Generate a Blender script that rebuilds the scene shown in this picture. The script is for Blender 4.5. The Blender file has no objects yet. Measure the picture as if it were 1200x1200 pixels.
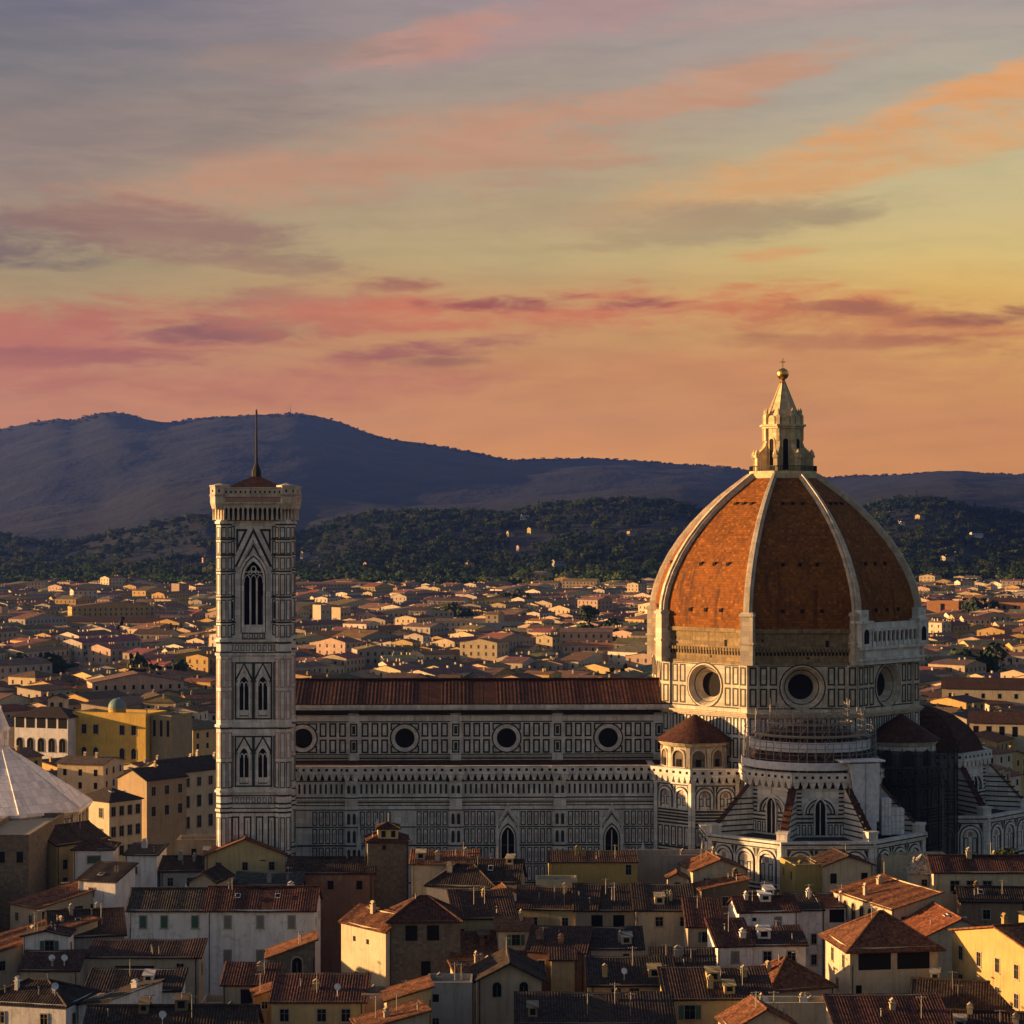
import bpy, math, random
import numpy as np
from mathutils import Vector, Matrix
R = math.radians
sc = bpy.context.scene
COL = sc.collection
rnd = random.Random(7)

# ---------------------------------------------------------------- camera
CAM_Z, FOC, HX, HY = 85.0, 2600.0, 600.0, 615.0      # eye height (m), focal length and horizon in 1200-wide photo units
cam = bpy.data.cameras.new('camera')
cam.sensor_width = 36.0
cam.lens = FOC / 1200 * 36
cam.shift_y = 15 / 1200
cam.clip_start, cam.clip_end = 1.0, 80000.0
cam_o = bpy.data.objects.new('camera', cam); COL.objects.link(cam_o)
cam_o.location = (0, 0, CAM_Z); cam_o.rotation_euler = (R(90), 0, 0)
sc.camera = cam_o

# ---------------------------------------------------------------- exposure, sun
sc.view_settings.view_transform = 'Standard'; sc.view_settings.look = 'None'
sc.view_settings.exposure = 1.5; sc.view_settings.gamma = 1.0
sc.cycles.max_bounces = 6; sc.cycles.diffuse_bounces = 2; sc.cycles.glossy_bounces = 2
sc.cycles.volume_bounces = 0; sc.cycles.transparent_max_bounces = 6
SUN_EL, SUN_SOUTH = 7.0, -5.0                           # degrees above the horizon, degrees south of due west (-X)
sun = bpy.data.lights.new('sun', 'SUN'); sun.energy = 5.0; sun.angle = R(0.5); sun.color = (1.0, 0.565, 0.225)
sun_o = bpy.data.objects.new('sun', sun); COL.objects.link(sun_o)
to_sun = Vector((-math.cos(R(SUN_EL)) * math.cos(R(SUN_SOUTH)), -math.cos(R(SUN_EL)) * math.sin(R(SUN_SOUTH)), math.sin(R(SUN_EL))))
sun_o.rotation_euler = to_sun.to_track_quat('Z', 'Y').to_euler()

# ---------------------------------------------------------------- node helper
def lin(c):
    return tuple(((x / 255) / 12.92 if x <= 10 else ((x / 255 + 0.055) / 1.055) ** 2.4) for x in c)

class NT:
    def __init__(s, tree):
        s.t = tree; s.n = tree.nodes; s.l = tree.links; s.n.clear()
    def put(s, sock, v):
        if hasattr(v, 'is_output'): s.l.new(v, sock)
        elif isinstance(v, (tuple, list)):
            sock.default_value = tuple(v) + ((1.0,) if len(v) == 3 and sock.type == 'RGBA' else ())
        else: sock.default_value = v
    def node(s, typ, ins=None, **kw):
        n = s.n.new(typ)
        for k, v in kw.items(): setattr(n, k, v)
        for k, v in (ins or {}).items(): s.put(n.inputs[k], v)
        return n
    def m(s, op, a, b=None, c=None, clamp=False):
        n = s.n.new('ShaderNodeMath'); n.operation = op; n.use_clamp = clamp
        for i, v in enumerate((a, b, c)):
            if v is not None: s.put(n.inputs[i], v)
        return n.outputs[0]
    def mix(s, f, a, b, blend='MIX'):
        n = s.n.new('ShaderNodeMix'); n.data_type = 'RGBA'; n.blend_type = blend
        s.put(n.inputs[0], f); s.put(n.inputs[6], a); s.put(n.inputs[7], b)
        return n.outputs[2]
    def smooth(s, x, lo, hi, a=0.0, b=1.0):
        n = s.n.new('ShaderNodeMapRange'); n.interpolation_type = 'SMOOTHSTEP'
        for i, v in enumerate((x, lo, hi, a, b)): s.put(n.inputs[i], v)
        return n.outputs[0]
    def ramp(s, f, stops, interp='LINEAR'):
        n = s.n.new('ShaderNodeValToRGB'); e = n.color_ramp.elements; n.color_ramp.interpolation = interp
        while len(e) > 1: e.remove(e[-1])
        for i, (p, c) in enumerate(stops):
            x = e[0] if i == 0 else e.new(p)
            x.position = p; x.color = tuple(c) + (1.0,)
        s.put(n.inputs[0], f)
        return n.outputs[0]
    def noise(s, vec, scale, detail=4, rough=.55, dist=0.0):
        n = s.n.new('ShaderNodeTexNoise')
        if vec is not None: s.put(n.inputs['Vector'], vec)
        n.inputs['Scale'].default_value = scale; n.inputs['Detail'].default_value = detail
        n.inputs['Roughness'].default_value = rough; n.inputs['Distortion'].default_value = dist
        return n.outputs[0]
    def xyz(s, x, y, z=0.0):
        n = s.n.new('ShaderNodeCombineXYZ')
        for i, v in enumerate((x, y, z)): s.put(n.inputs[i], v)
        return n.outputs[0]
    def sep(s, v):
        n = s.n.new('ShaderNodeSeparateXYZ'); s.put(n.inputs[0], v); return n.outputs
    def vmul(s, v, k):
        n = s.n.new('ShaderNodeVectorMath'); n.operation = 'MULTIPLY'; s.put(n.inputs[0], v); n.inputs[1].default_value = k
        return n.outputs[0]

# ---------------------------------------------------------------- sky: Nishita overhead, dusk cloud bank in the north
world = bpy.data.worlds.new('World'); sc.world = world; world.use_nodes = True
t = NT(world.node_tree)
sky = t.node('ShaderNodeTexSky', sky_type='NISHITA', sun_disc=False)
sky.sun_elevation = R(SUN_EL); sky.sun_rotation = math.atan2(to_sun.x, to_sun.y) ; sky.air_density = 1.2; sky.dust_density = 2.0
nish = t.mix(1.0, sky.outputs[0], (0.047, 0.0445, 0.049), 'MULTIPLY')
d = t.sep(t.node('ShaderNodeTexCoord').outputs['Generated'])
az = t.m('ARCTAN2', d[0], d[1]); el = t.m('ARCSINE', d[2])
A = t.m('MULTIPLY_ADD', az, FOC, HX); E = t.m('MULTIPLY_ADD', el, -FOC, HY)   # angular coordinates: 1 unit = 1/2600 rad
warp = t.noise(t.xyz(t.m('MULTIPLY', A, 1 / 300), t.m('MULTIPLY', E, 1 / 75)), 1.0, 5, .55, .3)
bend = t.m('MULTIPLY_ADD', t.m('SUBTRACT', warp, .5), 46.0, E)
streak = t.noise(t.xyz(t.m('MULTIPLY', A, 1 / 120), t.m('MULTIPLY', bend, 1 / 19), 3.3), 1.0, 6, .62)
fine = t.noise(t.xyz(t.m('MULTIPLY', A, 1 / 46), t.m('MULTIPLY', bend, 1 / 13), 9.1), 1.0, 7, .66, .4)
broad = t.noise(t.xyz(t.m('MULTIPLY', A, 1 / 520), t.m('MULTIPLY', E, 1 / 130), 7.7), 1.0, 3, .5)
Ew = t.m('MULTIPLY_ADD', t.m('SUBTRACT', broad, .5), 110.0, E)
P_ = lambda y: (y + 200) / 900
Lr = [(-200, (96, 100, 128)), (0, (104, 104, 126)), (110, (118, 115, 124)), (210, (150, 131, 124)), (300, (156, 139, 116)), (360, (174, 144, 112)), (430, (182, 126, 106)), (500, (196, 128, 106)), (560, (206, 138, 106)), (650, (200, 136, 108))]
Mr = [(-200, (120, 116, 136)), (0, (148, 136, 148)), (110, (158, 145, 142)), (210, (172, 152, 132)), (290, (184, 165, 128)), (360, (190, 150, 110)), (430, (198, 142, 100)), (500, (204, 140, 104)), (560, (212, 144, 106)), (650, (204, 140, 108))]
Rr = [(-200, (128, 124, 144)), (0, (160, 150, 156)), (110, (172, 165, 156)), (210, (196, 182, 146)), (290, (212, 188, 132)), (360, (218, 178, 112)), (430, (212, 158, 100)), (500, (206, 142, 98)), (560, (204, 138, 100)), (650, (196, 134, 106))]
f = t.m('MULTIPLY', t.m('ADD', Ew, 200.0), 1 / 900, clamp=True)
cl = t.ramp(f, [(P_(y), lin(c)) for y, c in Lr]); cm = t.ramp(f, [(P_(y), lin(c)) for y, c in Mr]); cr = t.ramp(f, [(P_(y), lin(c)) for y, c in Rr])
colr = t.mix(t.smooth(A, 0.0, 620.0), cl, cm); colr = t.mix(t.smooth(A, 560.0, 1180.0), colr, cr)
CLOUDS = [  # centre, half length, half height, tilt, colour, opacity
    (430, 205, 380, 52, 8, (190, 144, 122), .85), (790, 112, 300, 30, 11, (196, 148, 126), .8), (560, 150, 240, 36, 8, (190, 146, 126), .6), (1040, 175, 330, 50, 15, (218, 164, 114), .8),
    (1120, 128, 210, 24, 16, (224, 160, 110), .7), (860, 264, 190, 24, 5, (166, 147, 122), .8), (-20, 290, 150, 42, 0, (112, 96, 100), .9), (170, 272, 230, 34, -3, (146, 112, 106), .8),
    (290, 310, 160, 16, -4, (150, 116, 108), .6), (60, 405, 340, 58, 0, (184, 110, 98), .9), (300, 388, 150, 18, 3, (134, 88, 90), .75), (215, 396, 90, 12, 1, (140, 90, 92), .6), (120, 425, 180, 14, 0, (150, 92, 94), .7),
    (475, 335, 80, 10, 0, (152, 84, 82), .75), (350, 352, 130, 18, 2, (166, 114, 104), .75), (430, 370, 170, 28, 4, (196, 120, 98), .8), (500, 410, 150, 13, 5, (150, 84, 90), .8), (520, 424, 60, 7, 2, (140, 84, 80), .7),
    (700, 364, 260, 30, 1, (198, 116, 92), .95), (610, 356, 110, 13, 1, (142, 76, 80), .9), (740, 357, 70, 9, 2, (138, 74, 80), .85), (930, 352, 150, 24, 0, (208, 122, 88), .9), (1060, 384, 230, 30, -6, (192, 122, 86), .9),
    (1150, 378, 110, 11, 2, (140, 86, 76), .7), (980, 362, 90, 12, -5, (158, 100, 84), .75), (980, 402, 180, 10, 0, (170, 108, 82), .7), (900, 440, 340, 36, 0, (202, 136, 98), .6), (260, 450, 340, 30, 0, (184, 114, 100), .7),
    (650, 30, 280, 34, 12, (170, 140, 146), .8), (500, 55, 110, 28, 15, (186, 142, 134), .8), (330, 75, 150, 20, 5, (150, 130, 128), .7), (960, 18, 240, 24, 6, (178, 150, 152), .7), (860, 65, 190, 22, 12, (160, 150, 152), .7), (905, 303, 60, 9, 3, (214, 160, 112), .7),
    (150, 165, 300, 40, 6, (140, 124, 124), .6), (660, 255, 260, 14, 3, (168, 146, 124), .45)]
tex = t.m('ADD', t.m('MULTIPLY_ADD', streak, 2.2, -1.1), t.m('MULTIPLY_ADD', fine, 2.0, -1.0))
for (x, y, a, b, ti, c, op) in CLOUDS:
    dx = t.m('SUBTRACT', A, x); dy = t.m('SUBTRACT', y, E); co, si = math.cos(R(ti)), math.sin(R(ti))
    uu = t.m('MULTIPLY_ADD', dx, co / a, t.m('MULTIPLY', dy, si / a)); vv = t.m('MULTIPLY_ADD', dx, -si / b, t.m('MULTIPLY', dy, co / b))
    r2 = t.m('ADD', t.m('MULTIPLY', uu, uu), t.m('MULTIPLY', vv, vv))
    r2 = t.m('ADD', r2, t.m('MULTIPLY_ADD', warp, 3.4, -1.7)); r2 = t.m('ADD', r2, tex)
    colr = t.mix(t.smooth(r2, 1.25, -.25, 0.0, op), colr, lin(c))
colr = t.mix(t.smooth(streak, .35, .75, 0.0, .10), colr, lin((150, 105, 100)))
colr = t.mix(1.0, colr, t.mix(t.smooth(streak, .3, .7), (.385, .365, .335), (.445, .425, .38)), 'MULTIPLY')
colr = t.mix(1.0, colr, t.mix(t.smooth(E, 400.0, 560.0), (1.02, 1.05, .98), (1.30, 1.34, .72)), 'MULTIPLY')
colr = t.mix(1.0, colr, t.mix(t.smooth(E, 200.0, 400.0), (1.0, 1.0, 1.0), (1.09, 1.06, .90)), 'MULTIPLY')
colr = t.node('ShaderNodeHueSaturation', {'Saturation': 1.03, 'Color': colr}).outputs[0]
north = t.m('MULTIPLY', t.smooth(el, R(24), R(14)), t.smooth(t.m('ABSOLUTE', az), R(42), R(16)))
bg = t.node('ShaderNodeBackground', {'Color': t.mix(north, nish, colr), 'Strength': 1.0})
t.l.new(bg.outputs[0], t.node('ShaderNodeOutputWorld').inputs[0])

# ---------------------------------------------------------------- materials
def mat(name, build):
    m = bpy.data.materials.new(name); m.use_nodes = True
    t = NT(m.node_tree); b = t.node('ShaderNodeBsdfPrincipled'); o = t.node('ShaderNodeOutputMaterial')
    t.l.new(b.outputs[0], o.inputs[0]); b.inputs['Roughness'].default_value = .85
    if 'Specular IOR Level' in b.inputs: b.inputs['Specular IOR Level'].default_value = .25
    build(t, b); return m
def bump(t, b, h, dist, strength=.6):
    n = t.node('ShaderNodeBump', {'Height': h, 'Strength': strength, 'Distance': dist}); t.l.new(n.outputs[0], b.inputs['Normal'])
def obc(t): return t.node('ShaderNodeTexCoord').outputs['Object']
def stone(name, c, var=.25, scale=.6, rough=.8, streaks=.25, fine=6.0, dirt=(.45, .38, .3), slab=0.0):
    def f(t, b):
        p = obc(t); x = t.sep(p)
        n1 = t.noise(p, scale, 5); n2 = t.noise(t.xyz(t.m('MULTIPLY', x[0], 1.7), t.m('MULTIPLY', x[1], 1.7), t.m('MULTIPLY', x[2], .16)), 1.0, 4); n3 = t.noise(p, fine, 3)
        k = t.m('ADD', t.m('MULTIPLY_ADD', n1, 2 * var, 1 - var), t.m('MULTIPLY_ADD', n3, var, -var / 2))
        if slab:                                                # separate slabs, each of its own tone, dark joints
            sx = t.m('MULTIPLY', t.m('ADD', x[0], t.m('MULTIPLY', x[1], .7)), 1 / slab); sz = t.m('MULTIPLY', x[2], 1.15 / slab); wn = t.node('ShaderNodeTexWhiteNoise', noise_dimensions='3D'); t.put(wn.inputs['Vector'], t.xyz(t.m('FLOOR', sx), t.m('FLOOR', sz), 1.0))
            k = t.m('MULTIPLY', k, t.m('MULTIPLY_ADD', wn.outputs[0], .34, .8)); jt = t.m('MINIMUM', t.smooth(t.m('FRACT', sx), 0.0, .07, .6, 1.0), t.smooth(t.m('FRACT', sz), 0.0, .07, .6, 1.0)); k = t.m('MULTIPLY', k, jt)
        col = t.mix(1.0, c, t.xyz(k, k, k), 'MULTIPLY')
        col = t.mix(t.smooth(n2, .5, .75, 0.0, streaks), col, t.mix(1.0, c, dirt, 'MULTIPLY'))
        b.inputs['Roughness'].default_value = rough; t.put(b.inputs['Base Color'], col); bump(t, b, n3, .06)
    return mat(name, f)
def plaster_nodes(t, b, c):
    p = obc(t); x = t.sep(p); oi = t.node('ShaderNodeObjectInfo').outputs['Random']
    p2 = t.node('ShaderNodeVectorMath', {0: p, 1: t.xyz(t.m('MULTIPLY', oi, 91.0), t.m('MULTIPLY', oi, 37.0), 0.0)}, operation='ADD').outputs[0]
    x = t.sep(p2)
    n1 = t.noise(p2, .35, 5, .6); n2 = t.noise(t.xyz(t.m('MULTIPLY', x[0], 2.2), t.m('MULTIPLY', x[1], 2.2), t.m('MULTIPLY', x[2], .12)), 1.0, 4, .6); n3 = t.noise(p2, 5.0, 4)
    k = t.m('ADD', t.m('MULTIPLY_ADD', n1, .65, .67), t.m('MULTIPLY_ADD', n3, .3, -.15))
    col = t.mix(1.0, c, t.xyz(k, k, k), 'MULTIPLY')
    col = t.mix(t.smooth(n2, .48, .72, 0.0, .45), col, t.mix(1.0, c, (.45, .40, .34), 'MULTIPLY'))
    patch = t.noise(p2, .55, 2, .4, 1.5); col = t.mix(t.smooth(patch, .6, .66, 0.0, .5), col, t.mix(.6, col, (.30, .27, .23)))        # patched render
    t.put(b.inputs['Base Color'], col); b.inputs['Roughness'].default_value = .9; bump(t, b, n3, .03)
def tiles_nodes(t, b, c, pu, pv, sat=.5, runs=False, cover=0.0, soot=.4):
    uv = t.sep(t.node('ShaderNodeUVMap').outputs[0])
    iu = t.m('FLOOR', t.m('MULTIPLY', uv[0], 1 / pu)); fv = t.m('MULTIPLY', uv[1], 1 / pv)
    wn = t.node('ShaderNodeTexWhiteNoise', noise_dimensions='3D'); t.put(wn.inputs['Vector'], t.xyz(iu, t.m('FLOOR', fv), 0.0))
    p = obc(t); n1 = t.noise(p, .22, 5, .6); n2 = t.noise(p, 1.6, 4)
    k = t.m('ADD', t.m('MULTIPLY_ADD', wn.outputs[0], sat, 1 - sat * .55), t.m('MULTIPLY_ADD', n1, .9, -.45))
    col = t.mix(1.0, c, t.xyz(k, k, k), 'MULTIPLY')
    col = t.mix(t.smooth(n2, .55, .75, 0.0, .55), col, t.mix(soot, c, (.03, .026, .02)))                    # lichen and soot
    col = t.mix(t.smooth(wn.outputs[0], .9, .97, 0.0, .5), col, t.mix(1.0, c, (1.9, 2.0, 2.0), 'MULTIPLY'))             # newer tiles
    if runs:                                                                                 # rain stains running down the slope
        st = t.noise(t.xyz(t.m('MULTIPLY', uv[0], .55), t.m('MULTIPLY', uv[1], .045), 2.0), 1.0, 5, .6); col = t.mix(t.smooth(st, .54, .7, 0.0, .6), col, (.03, .014, .008))
    if cover:                                                                                # the upper tiles of each pair are paler with lichen
        cu = t.m('ABSOLUTE', t.m('SUBTRACT', t.m('FRACT', t.m('MULTIPLY', uv[0], 1 / pu)), .5)); col = t.mix(t.smooth(cu, .26, .12, 0.0, cover), col, t.mix(1.0, t.mix(.55, c, (.10, .085, .07)), t.xyz(k, k, k), 'MULTIPLY'))
    line = t.smooth(t.m('FRACT', fv), .0, .16, .55, 1.0)
    col = t.mix(1.0, col, t.xyz(line, line, line), 'MULTIPLY')
    t.put(b.inputs['Base Color'], col); b.inputs['Roughness'].default_value = .85
    bump(t, b, t.m('ADD', t.m('FRACT', fv), t.m('MULTIPLY', n2, .6)), .05)
oc = lambda t: t.node('ShaderNodeObjectInfo').outputs['Color']
vc = lambda t: t.node('ShaderNodeVertexColor', layer_name='Col').outputs['Color']
plain = lambda c, rough=.6, metal=0.0: (lambda t, b: (t.put(b.inputs['Base Color'], c), t.put(b.inputs['Roughness'], rough), t.put(b.inputs['Metallic'], metal)))
MARBLE = stone('white marble', (.64, .61, .575), .3, .5, .6, .6, slab=1.3)
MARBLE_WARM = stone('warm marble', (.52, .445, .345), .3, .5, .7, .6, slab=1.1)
SUNGOLD_STONE = stone('sunset-gold marble', (.56, .44, .25), .3, .8, .7, .55, slab=.9)  # evening gold put into the lantern's stone colour
GREEN = stone('dark green marble', (.028, .034, .03), .3, 1.2, .6, .2)
PINK = stone('pink marble', (.36, .22, .18), .2, 1.0, .6, .2)
ROUGH = stone('unfinished stone', (.24, .175, .095), .55, 1.3, .95, .65, 2.2, slab=.9)
PIETRA = stone('brown stone', (.16, .13, .095), .5, 1.6, .95, .4, 2.5, slab=.6)
LEAD = stone('pale roof marble', (.82, .755, .755), .2, .35, .7, .4, slab=1.6)
PLASTER = mat('plaster', lambda t, b: plaster_nodes(t, b, oc(t)))
PLASTER_FAR = mat('far plaster', lambda t, b: plaster_nodes(t, b, vc(t)))
TILE = mat('roof tile', lambda t, b: tiles_nodes(t, b, oc(t), .40, .40, .9, False, .5, .7))
TILE_FAR = mat('far roof tile', lambda t, b: tiles_nodes(t, b, vc(t), 1.5, 1.0, .4))
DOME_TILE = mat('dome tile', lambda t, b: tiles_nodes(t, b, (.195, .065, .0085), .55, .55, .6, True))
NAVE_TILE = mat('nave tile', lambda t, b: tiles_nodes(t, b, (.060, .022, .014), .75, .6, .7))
TRIM = stone('stone trim', (.34, .29, .22), .2, 1.0, .85, .3)
def glass_f(t, b): t.put(b.inputs['Base Color'], (.008, .009, .010)); b.inputs['Roughness'].default_value = .3; b.inputs['Specular IOR Level'].default_value = .12
GLASS = mat('dark glass', glass_f)
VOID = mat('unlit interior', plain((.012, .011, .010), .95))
WOOD = mat('painted wood', plain_wood := (lambda t, b: (t.put(b.inputs['Base Color'], oc(t)), t.put(b.inputs['Roughness'], .6))))
IRON = mat('iron', plain((.018, .016, .015), .6, .2))
STEEL = mat('galvanised steel', plain((.22, .21, .20), .5, .3))
GOLD = mat('gilded copper', plain((.75, .42, .10), .3, 1.0))
COPPER = stone('green copper', (.13, .22, .21), .25, .8, .6, .4)
def sheet_f(t, b):
    p = obc(t); n = t.noise(p, 1.2, 4); t.put(b.inputs['Base Color'], t.mix(t.smooth(n, .3, .7), (.52, .52, .57), (.70, .69, .72))); bump(t, b, t.noise(p, .9, 3), .4)
SHEET = mat('white sheeting', sheet_f)
def net_f(t, b):
    p = obc(t); n = t.noise(p, .8, 4); t.put(b.inputs['Base Color'], t.mix(n, (.008, .009, .012), (.03, .03, .035))); b.inputs['Alpha'].default_value = .86
NET = mat('dark safety netting', net_f)
def ground_f(t, b):
    n = t.noise(obc(t), .05, 5); n2 = t.noise(obc(t), 1.5, 4)
    t.put(b.inputs['Base Color'], t.mix(n, (.05, .047, .043), t.mix(n2, (.09, .082, .07), (.06, .055, .05))))
GROUND = mat('paved ground', ground_f)
def hill_f(t, b):
    p = t.node('ShaderNodeNewGeometry').outputs['Position']; x = t.sep(p)
    pv = t.xyz(x[0], t.m('MULTIPLY', x[1], .5), t.m('MULTIPLY', x[2], 2.0))
    n1 = t.noise(pv, .0016, 6, .6); n2 = t.noise(pv, .010, 5, .6); n3 = t.noise(pv, .035, 4, .6)
    col = t.mix(t.smooth(n2, .35, .65), (.002, .005, .006), (.004, .008, .009))  # distant blue haze and the mountain's shade put into these dark colours
    col = t.mix(t.smooth(t.m('ADD', n1, t.m('MULTIPLY_ADD', n2, .35, -.175)), .52, .66, 0.0, .75), col, (.009, .012, .012))      # open fields
    col = t.mix(t.smooth(n3, .45, .7, 0.0, .4), col, (.002, .004, .003))
    t.put(b.inputs['Base Color'], col); bump(t, b, n2, 30.0, .5)
SLATE = stone('dark roof sheeting', (.045, .043, .045), .3, .8, .7, .3)
HILL = mat('wooded hillside', hill_f)
def leaf_nodes(t, b, c):
    g = t.noise(obc(t), .8, 3); t.put(b.inputs['Base Color'], t.mix(1.0, c, t.mix(g, (.6, .65, .6), (1.4, 1.3, 1.2)), 'MULTIPLY')); b.inputs['Roughness'].default_value = .8
LEAF = mat('leaves', lambda t, b: leaf_nodes(t, b, oc(t)))
def far_leaf(t, b):
    g = t.noise(obc(t), .8, 3); c = t.mix(1.0, vc(t), t.mix(g, (.6, .65, .6), (1.4, 1.3, 1.2)), 'MULTIPLY')
    df = t.node('ShaderNodeBsdfDiffuse', {'Color': c}); tr = t.node('ShaderNodeBsdfTranslucent', {'Color': c}); mx = t.node('ShaderNodeMixShader', {0: .5, 1: df.outputs[0], 2: tr.outputs[0]})
    o = [n for n in t.n if n.type == 'OUTPUT_MATERIAL'][0]; t.l.new(mx.outputs[0], o.inputs[0]); t.n.remove(b)
LEAF_FAR = mat('forest leaves', far_leaf)
BARK = mat('bark', plain((.06, .045, .03), .9))

# ---------------------------------------------------------------- mesh builder
class MB:
    def __init__(s, T=None):
        s.v = []; s.f = []; s.m = []; s.uv = []; s.T = T or Matrix()
    def face(s, pts, m=0, uv=None):
        i = len(s.v)
        for p in pts: s.v.append(tuple(s.T @ Vector(p)))
        s.f.append(tuple(range(i, i + len(pts)))); s.m.append(m); s.uv.append(uv or [(p[0] + p[1], p[2]) for p in pts])
        return s
    def box(s, x0, x1, y0, y1, z0, z1, m=0):
        c = [(x0, y0, z0), (x1, y0, z0), (x1, y1, z0), (x0, y1, z0), (x0, y0, z1), (x1, y0, z1), (x1, y1, z1), (x0, y1, z1)]
        for q in ((0, 1, 5, 4), (1, 2, 6, 5), (2, 3, 7, 6), (3, 0, 4, 7), (4, 5, 6, 7), (3, 2, 1, 0)): s.face([c[k] for k in q], m)
        return s
    def prism(s, poly, z0, z1, m=0, top=None, cap=True):          # poly: (x, y) counter-clockwise; top: the upper outline if it differs
        top = top or poly; n = len(poly); u = 0.0
        for i in range(n):
            a, b, c, d = poly[i], poly[(i + 1) % n], top[(i + 1) % n], top[i]; L = math.dist(a, b)
            s.face([(*a, z0), (*b, z0), (*c, z1), (*d, z1)], m, [(u, z0), (u + L, z0), (u + L, z1), (u, z1)]); u += L
        if cap:
            s.face([(*p, z1) for p in top], m); s.face([(*p, z0) for p in reversed(poly)], m)
        return s
    def plate(s, poly, y0, y1, m=0, ms=None):                      # poly: (x, z) counter-clockwise seen from -y; y0 < y1
        n = len(poly); ms = m if ms is None else ms
        s.face([(p[0], y0, p[1]) for p in poly], m)
        for i in range(n):
            a, b = poly[i], poly[(i + 1) % n]
            s.face([(b[0], y0, b[1]), (a[0], y0, a[1]), (a[0], y1, a[1]), (b[0], y1, b[1])], ms)
        return s
    def ring(s, outer, inner, y0, y1, m=0):                        # two outlines with the same number of points, open ended
        for i in range(len(outer) - 1):
            a, b, c, d = outer[i], outer[i + 1], inner[i + 1], inner[i]
            s.face([(a[0], y0, a[1]), (d[0], y0, d[1]), (c[0], y0, c[1]), (b[0], y0, b[1])], m)
            s.face([(a[0], y0, a[1]), (b[0], y0, b[1]), (b[0], y1, b[1]), (a[0], y1, a[1])], m)
            s.face([(d[0], y0, d[1]), (d[0], y1, d[1]), (c[0], y1, c[1]), (c[0], y0, c[1])], m)
        return s
    def frame(s, x0, x1, z0, z1, w, p, m=0, y=0.0):               # a flat rectangular border proud of the wall y = 0
        for q in ((x0, x1, z0, z0 + w), (x0, x1, z1 - w, z1), (x0, x0 + w, z0 + w, z1 - w), (x1 - w, x1, z0 + w, z1 - w)):
            s.box(q[0], q[1], y - p, y + .02, q[2], q[3], m)
        return s
    def lathe(s, prof, n, m=0, c=(0, 0), a0=0.0, a1=360.0):       # prof: (radius, z) from bottom to top
        st = [R(a0 + (a1 - a0) * k / n) for k in range(n + 1)]
        for (r0, z0), (r1, z1) in zip(prof, prof[1:]):
            for k in range(n):
                q = []
                for r, z, a in ((r0, z0, st[k]), (r0, z0, st[k + 1]), (r1, z1, st[k + 1]), (r1, z1, st[k])):
                    p = (c[0] + r * math.cos(a), c[1] + r * math.sin(a), z)
                    if p not in q: q.append(p)
                if len(q) > 2: s.face(q, m)
        return s
    def tube(s, a, b, r0, r1=None, n=6, m=0):
        a, b = Vector(a), Vector(b); r1 = r0 if r1 is None else r1
        q = (b - a).to_track_quat('Z', 'Y'); L = (b - a).length
        T0 = s.T; s.T = T0 @ (Matrix.Translation(a) @ q.to_matrix().to_4x4()); s.lathe([(0, 0), (r0, 0), (r1, L), (0, L)], n, m); s.T = T0
        return s
    def obj(s, name, mats, parent=None, smooth=False, color=None):
        me = bpy.data.meshes.new(name); me.from_pydata(s.v, [], s.f)
        mats = mats if isinstance(mats, (list, tuple)) else [mats]
        for k in mats: me.materials.append(k)
        me.polygons.foreach_set('material_index', s.m)
        l = me.uv_layers.new(name='UVMap'); l.data.foreach_set('uv', [c for f in s.uv for p in f for c in p])
        if smooth: me.polygons.foreach_set('use_smooth', [True] * len(s.f))
        me.update()
        return link(name, me, parent, color)
def link(name, me, parent=None, color=None, loc=None, rz=0.0):
    o = bpy.data.objects.new(name, me); COL.objects.link(o); o.parent = parent
    if color: o.color = (*color, 1.0)
    if loc is not None: o.location = loc
    if rz: o.rotation_euler = (0, 0, rz)
    return o
def tag(o, label, cat, group=None):
    o['label'] = label; o['category'] = cat
    if group: o['group'] = group
    return o
def thing(name, label, cat, loc=(0, 0, 0), rz=0.0, group=None):
    o = bpy.data.objects.new(name, None); COL.objects.link(o); o.location = loc; o.rotation_euler = (0, 0, R(rz)); o.empty_display_size = .1
    return tag(o, label, cat, group)
def world_at(px, py, Y): return Vector(((px - HX) * Y / FOC, Y, CAM_Z - (py - HY) * Y / FOC))
def to_px(p): return HX + p[0] / p[1] * FOC, HY + (CAM_Z - p[2]) / p[1] * FOC
def Rz(a): return Matrix.Rotation(R(a), 4, 'Z')
def Tr(x, y, z=0): return Matrix.Translation((x, y, z))
def ngon(r, n=8, rot=22.5, c=(0, 0)): return [(c[0] + r * math.cos(R(rot + 360 * k / n)), c[1] + r * math.sin(R(rot + 360 * k / n))) for k in range(n)]
def arch_pts(w, z0, zs, pointed=True, n=8, c=0.0):                # opening outline from bottom right over the top to bottom left (counter-clockwise seen from -y)
    h = w / 2; p = [(c + h, z0)]
    if pointed:
        rr = w
        for k in range(n + 1): a = R(60 * k / n); p.append((c - h + rr * math.cos(a), zs + rr * math.sin(a)))
        for k in range(n - 1, -1, -1): a = R(60 * k / n); p.append((c + h - rr * math.cos(a), zs + rr * math.sin(a)))
    else:
        for k in range(2 * n + 1): a = R(180 * k / (2 * n)); p.append((c + h * math.cos(a), zs + h * math.sin(a)))
    return p + [(c - h, z0)]
# ---------------------------------------------------------------- ground and hills
g = MB(); g.face([(-8800, -250, 0), (8800, -250, 0), (8800, 12800, 0), (-8800, 12800, 0)])
ground = g.obj('ground', GROUND); ground['kind'] = 'structure'

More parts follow.
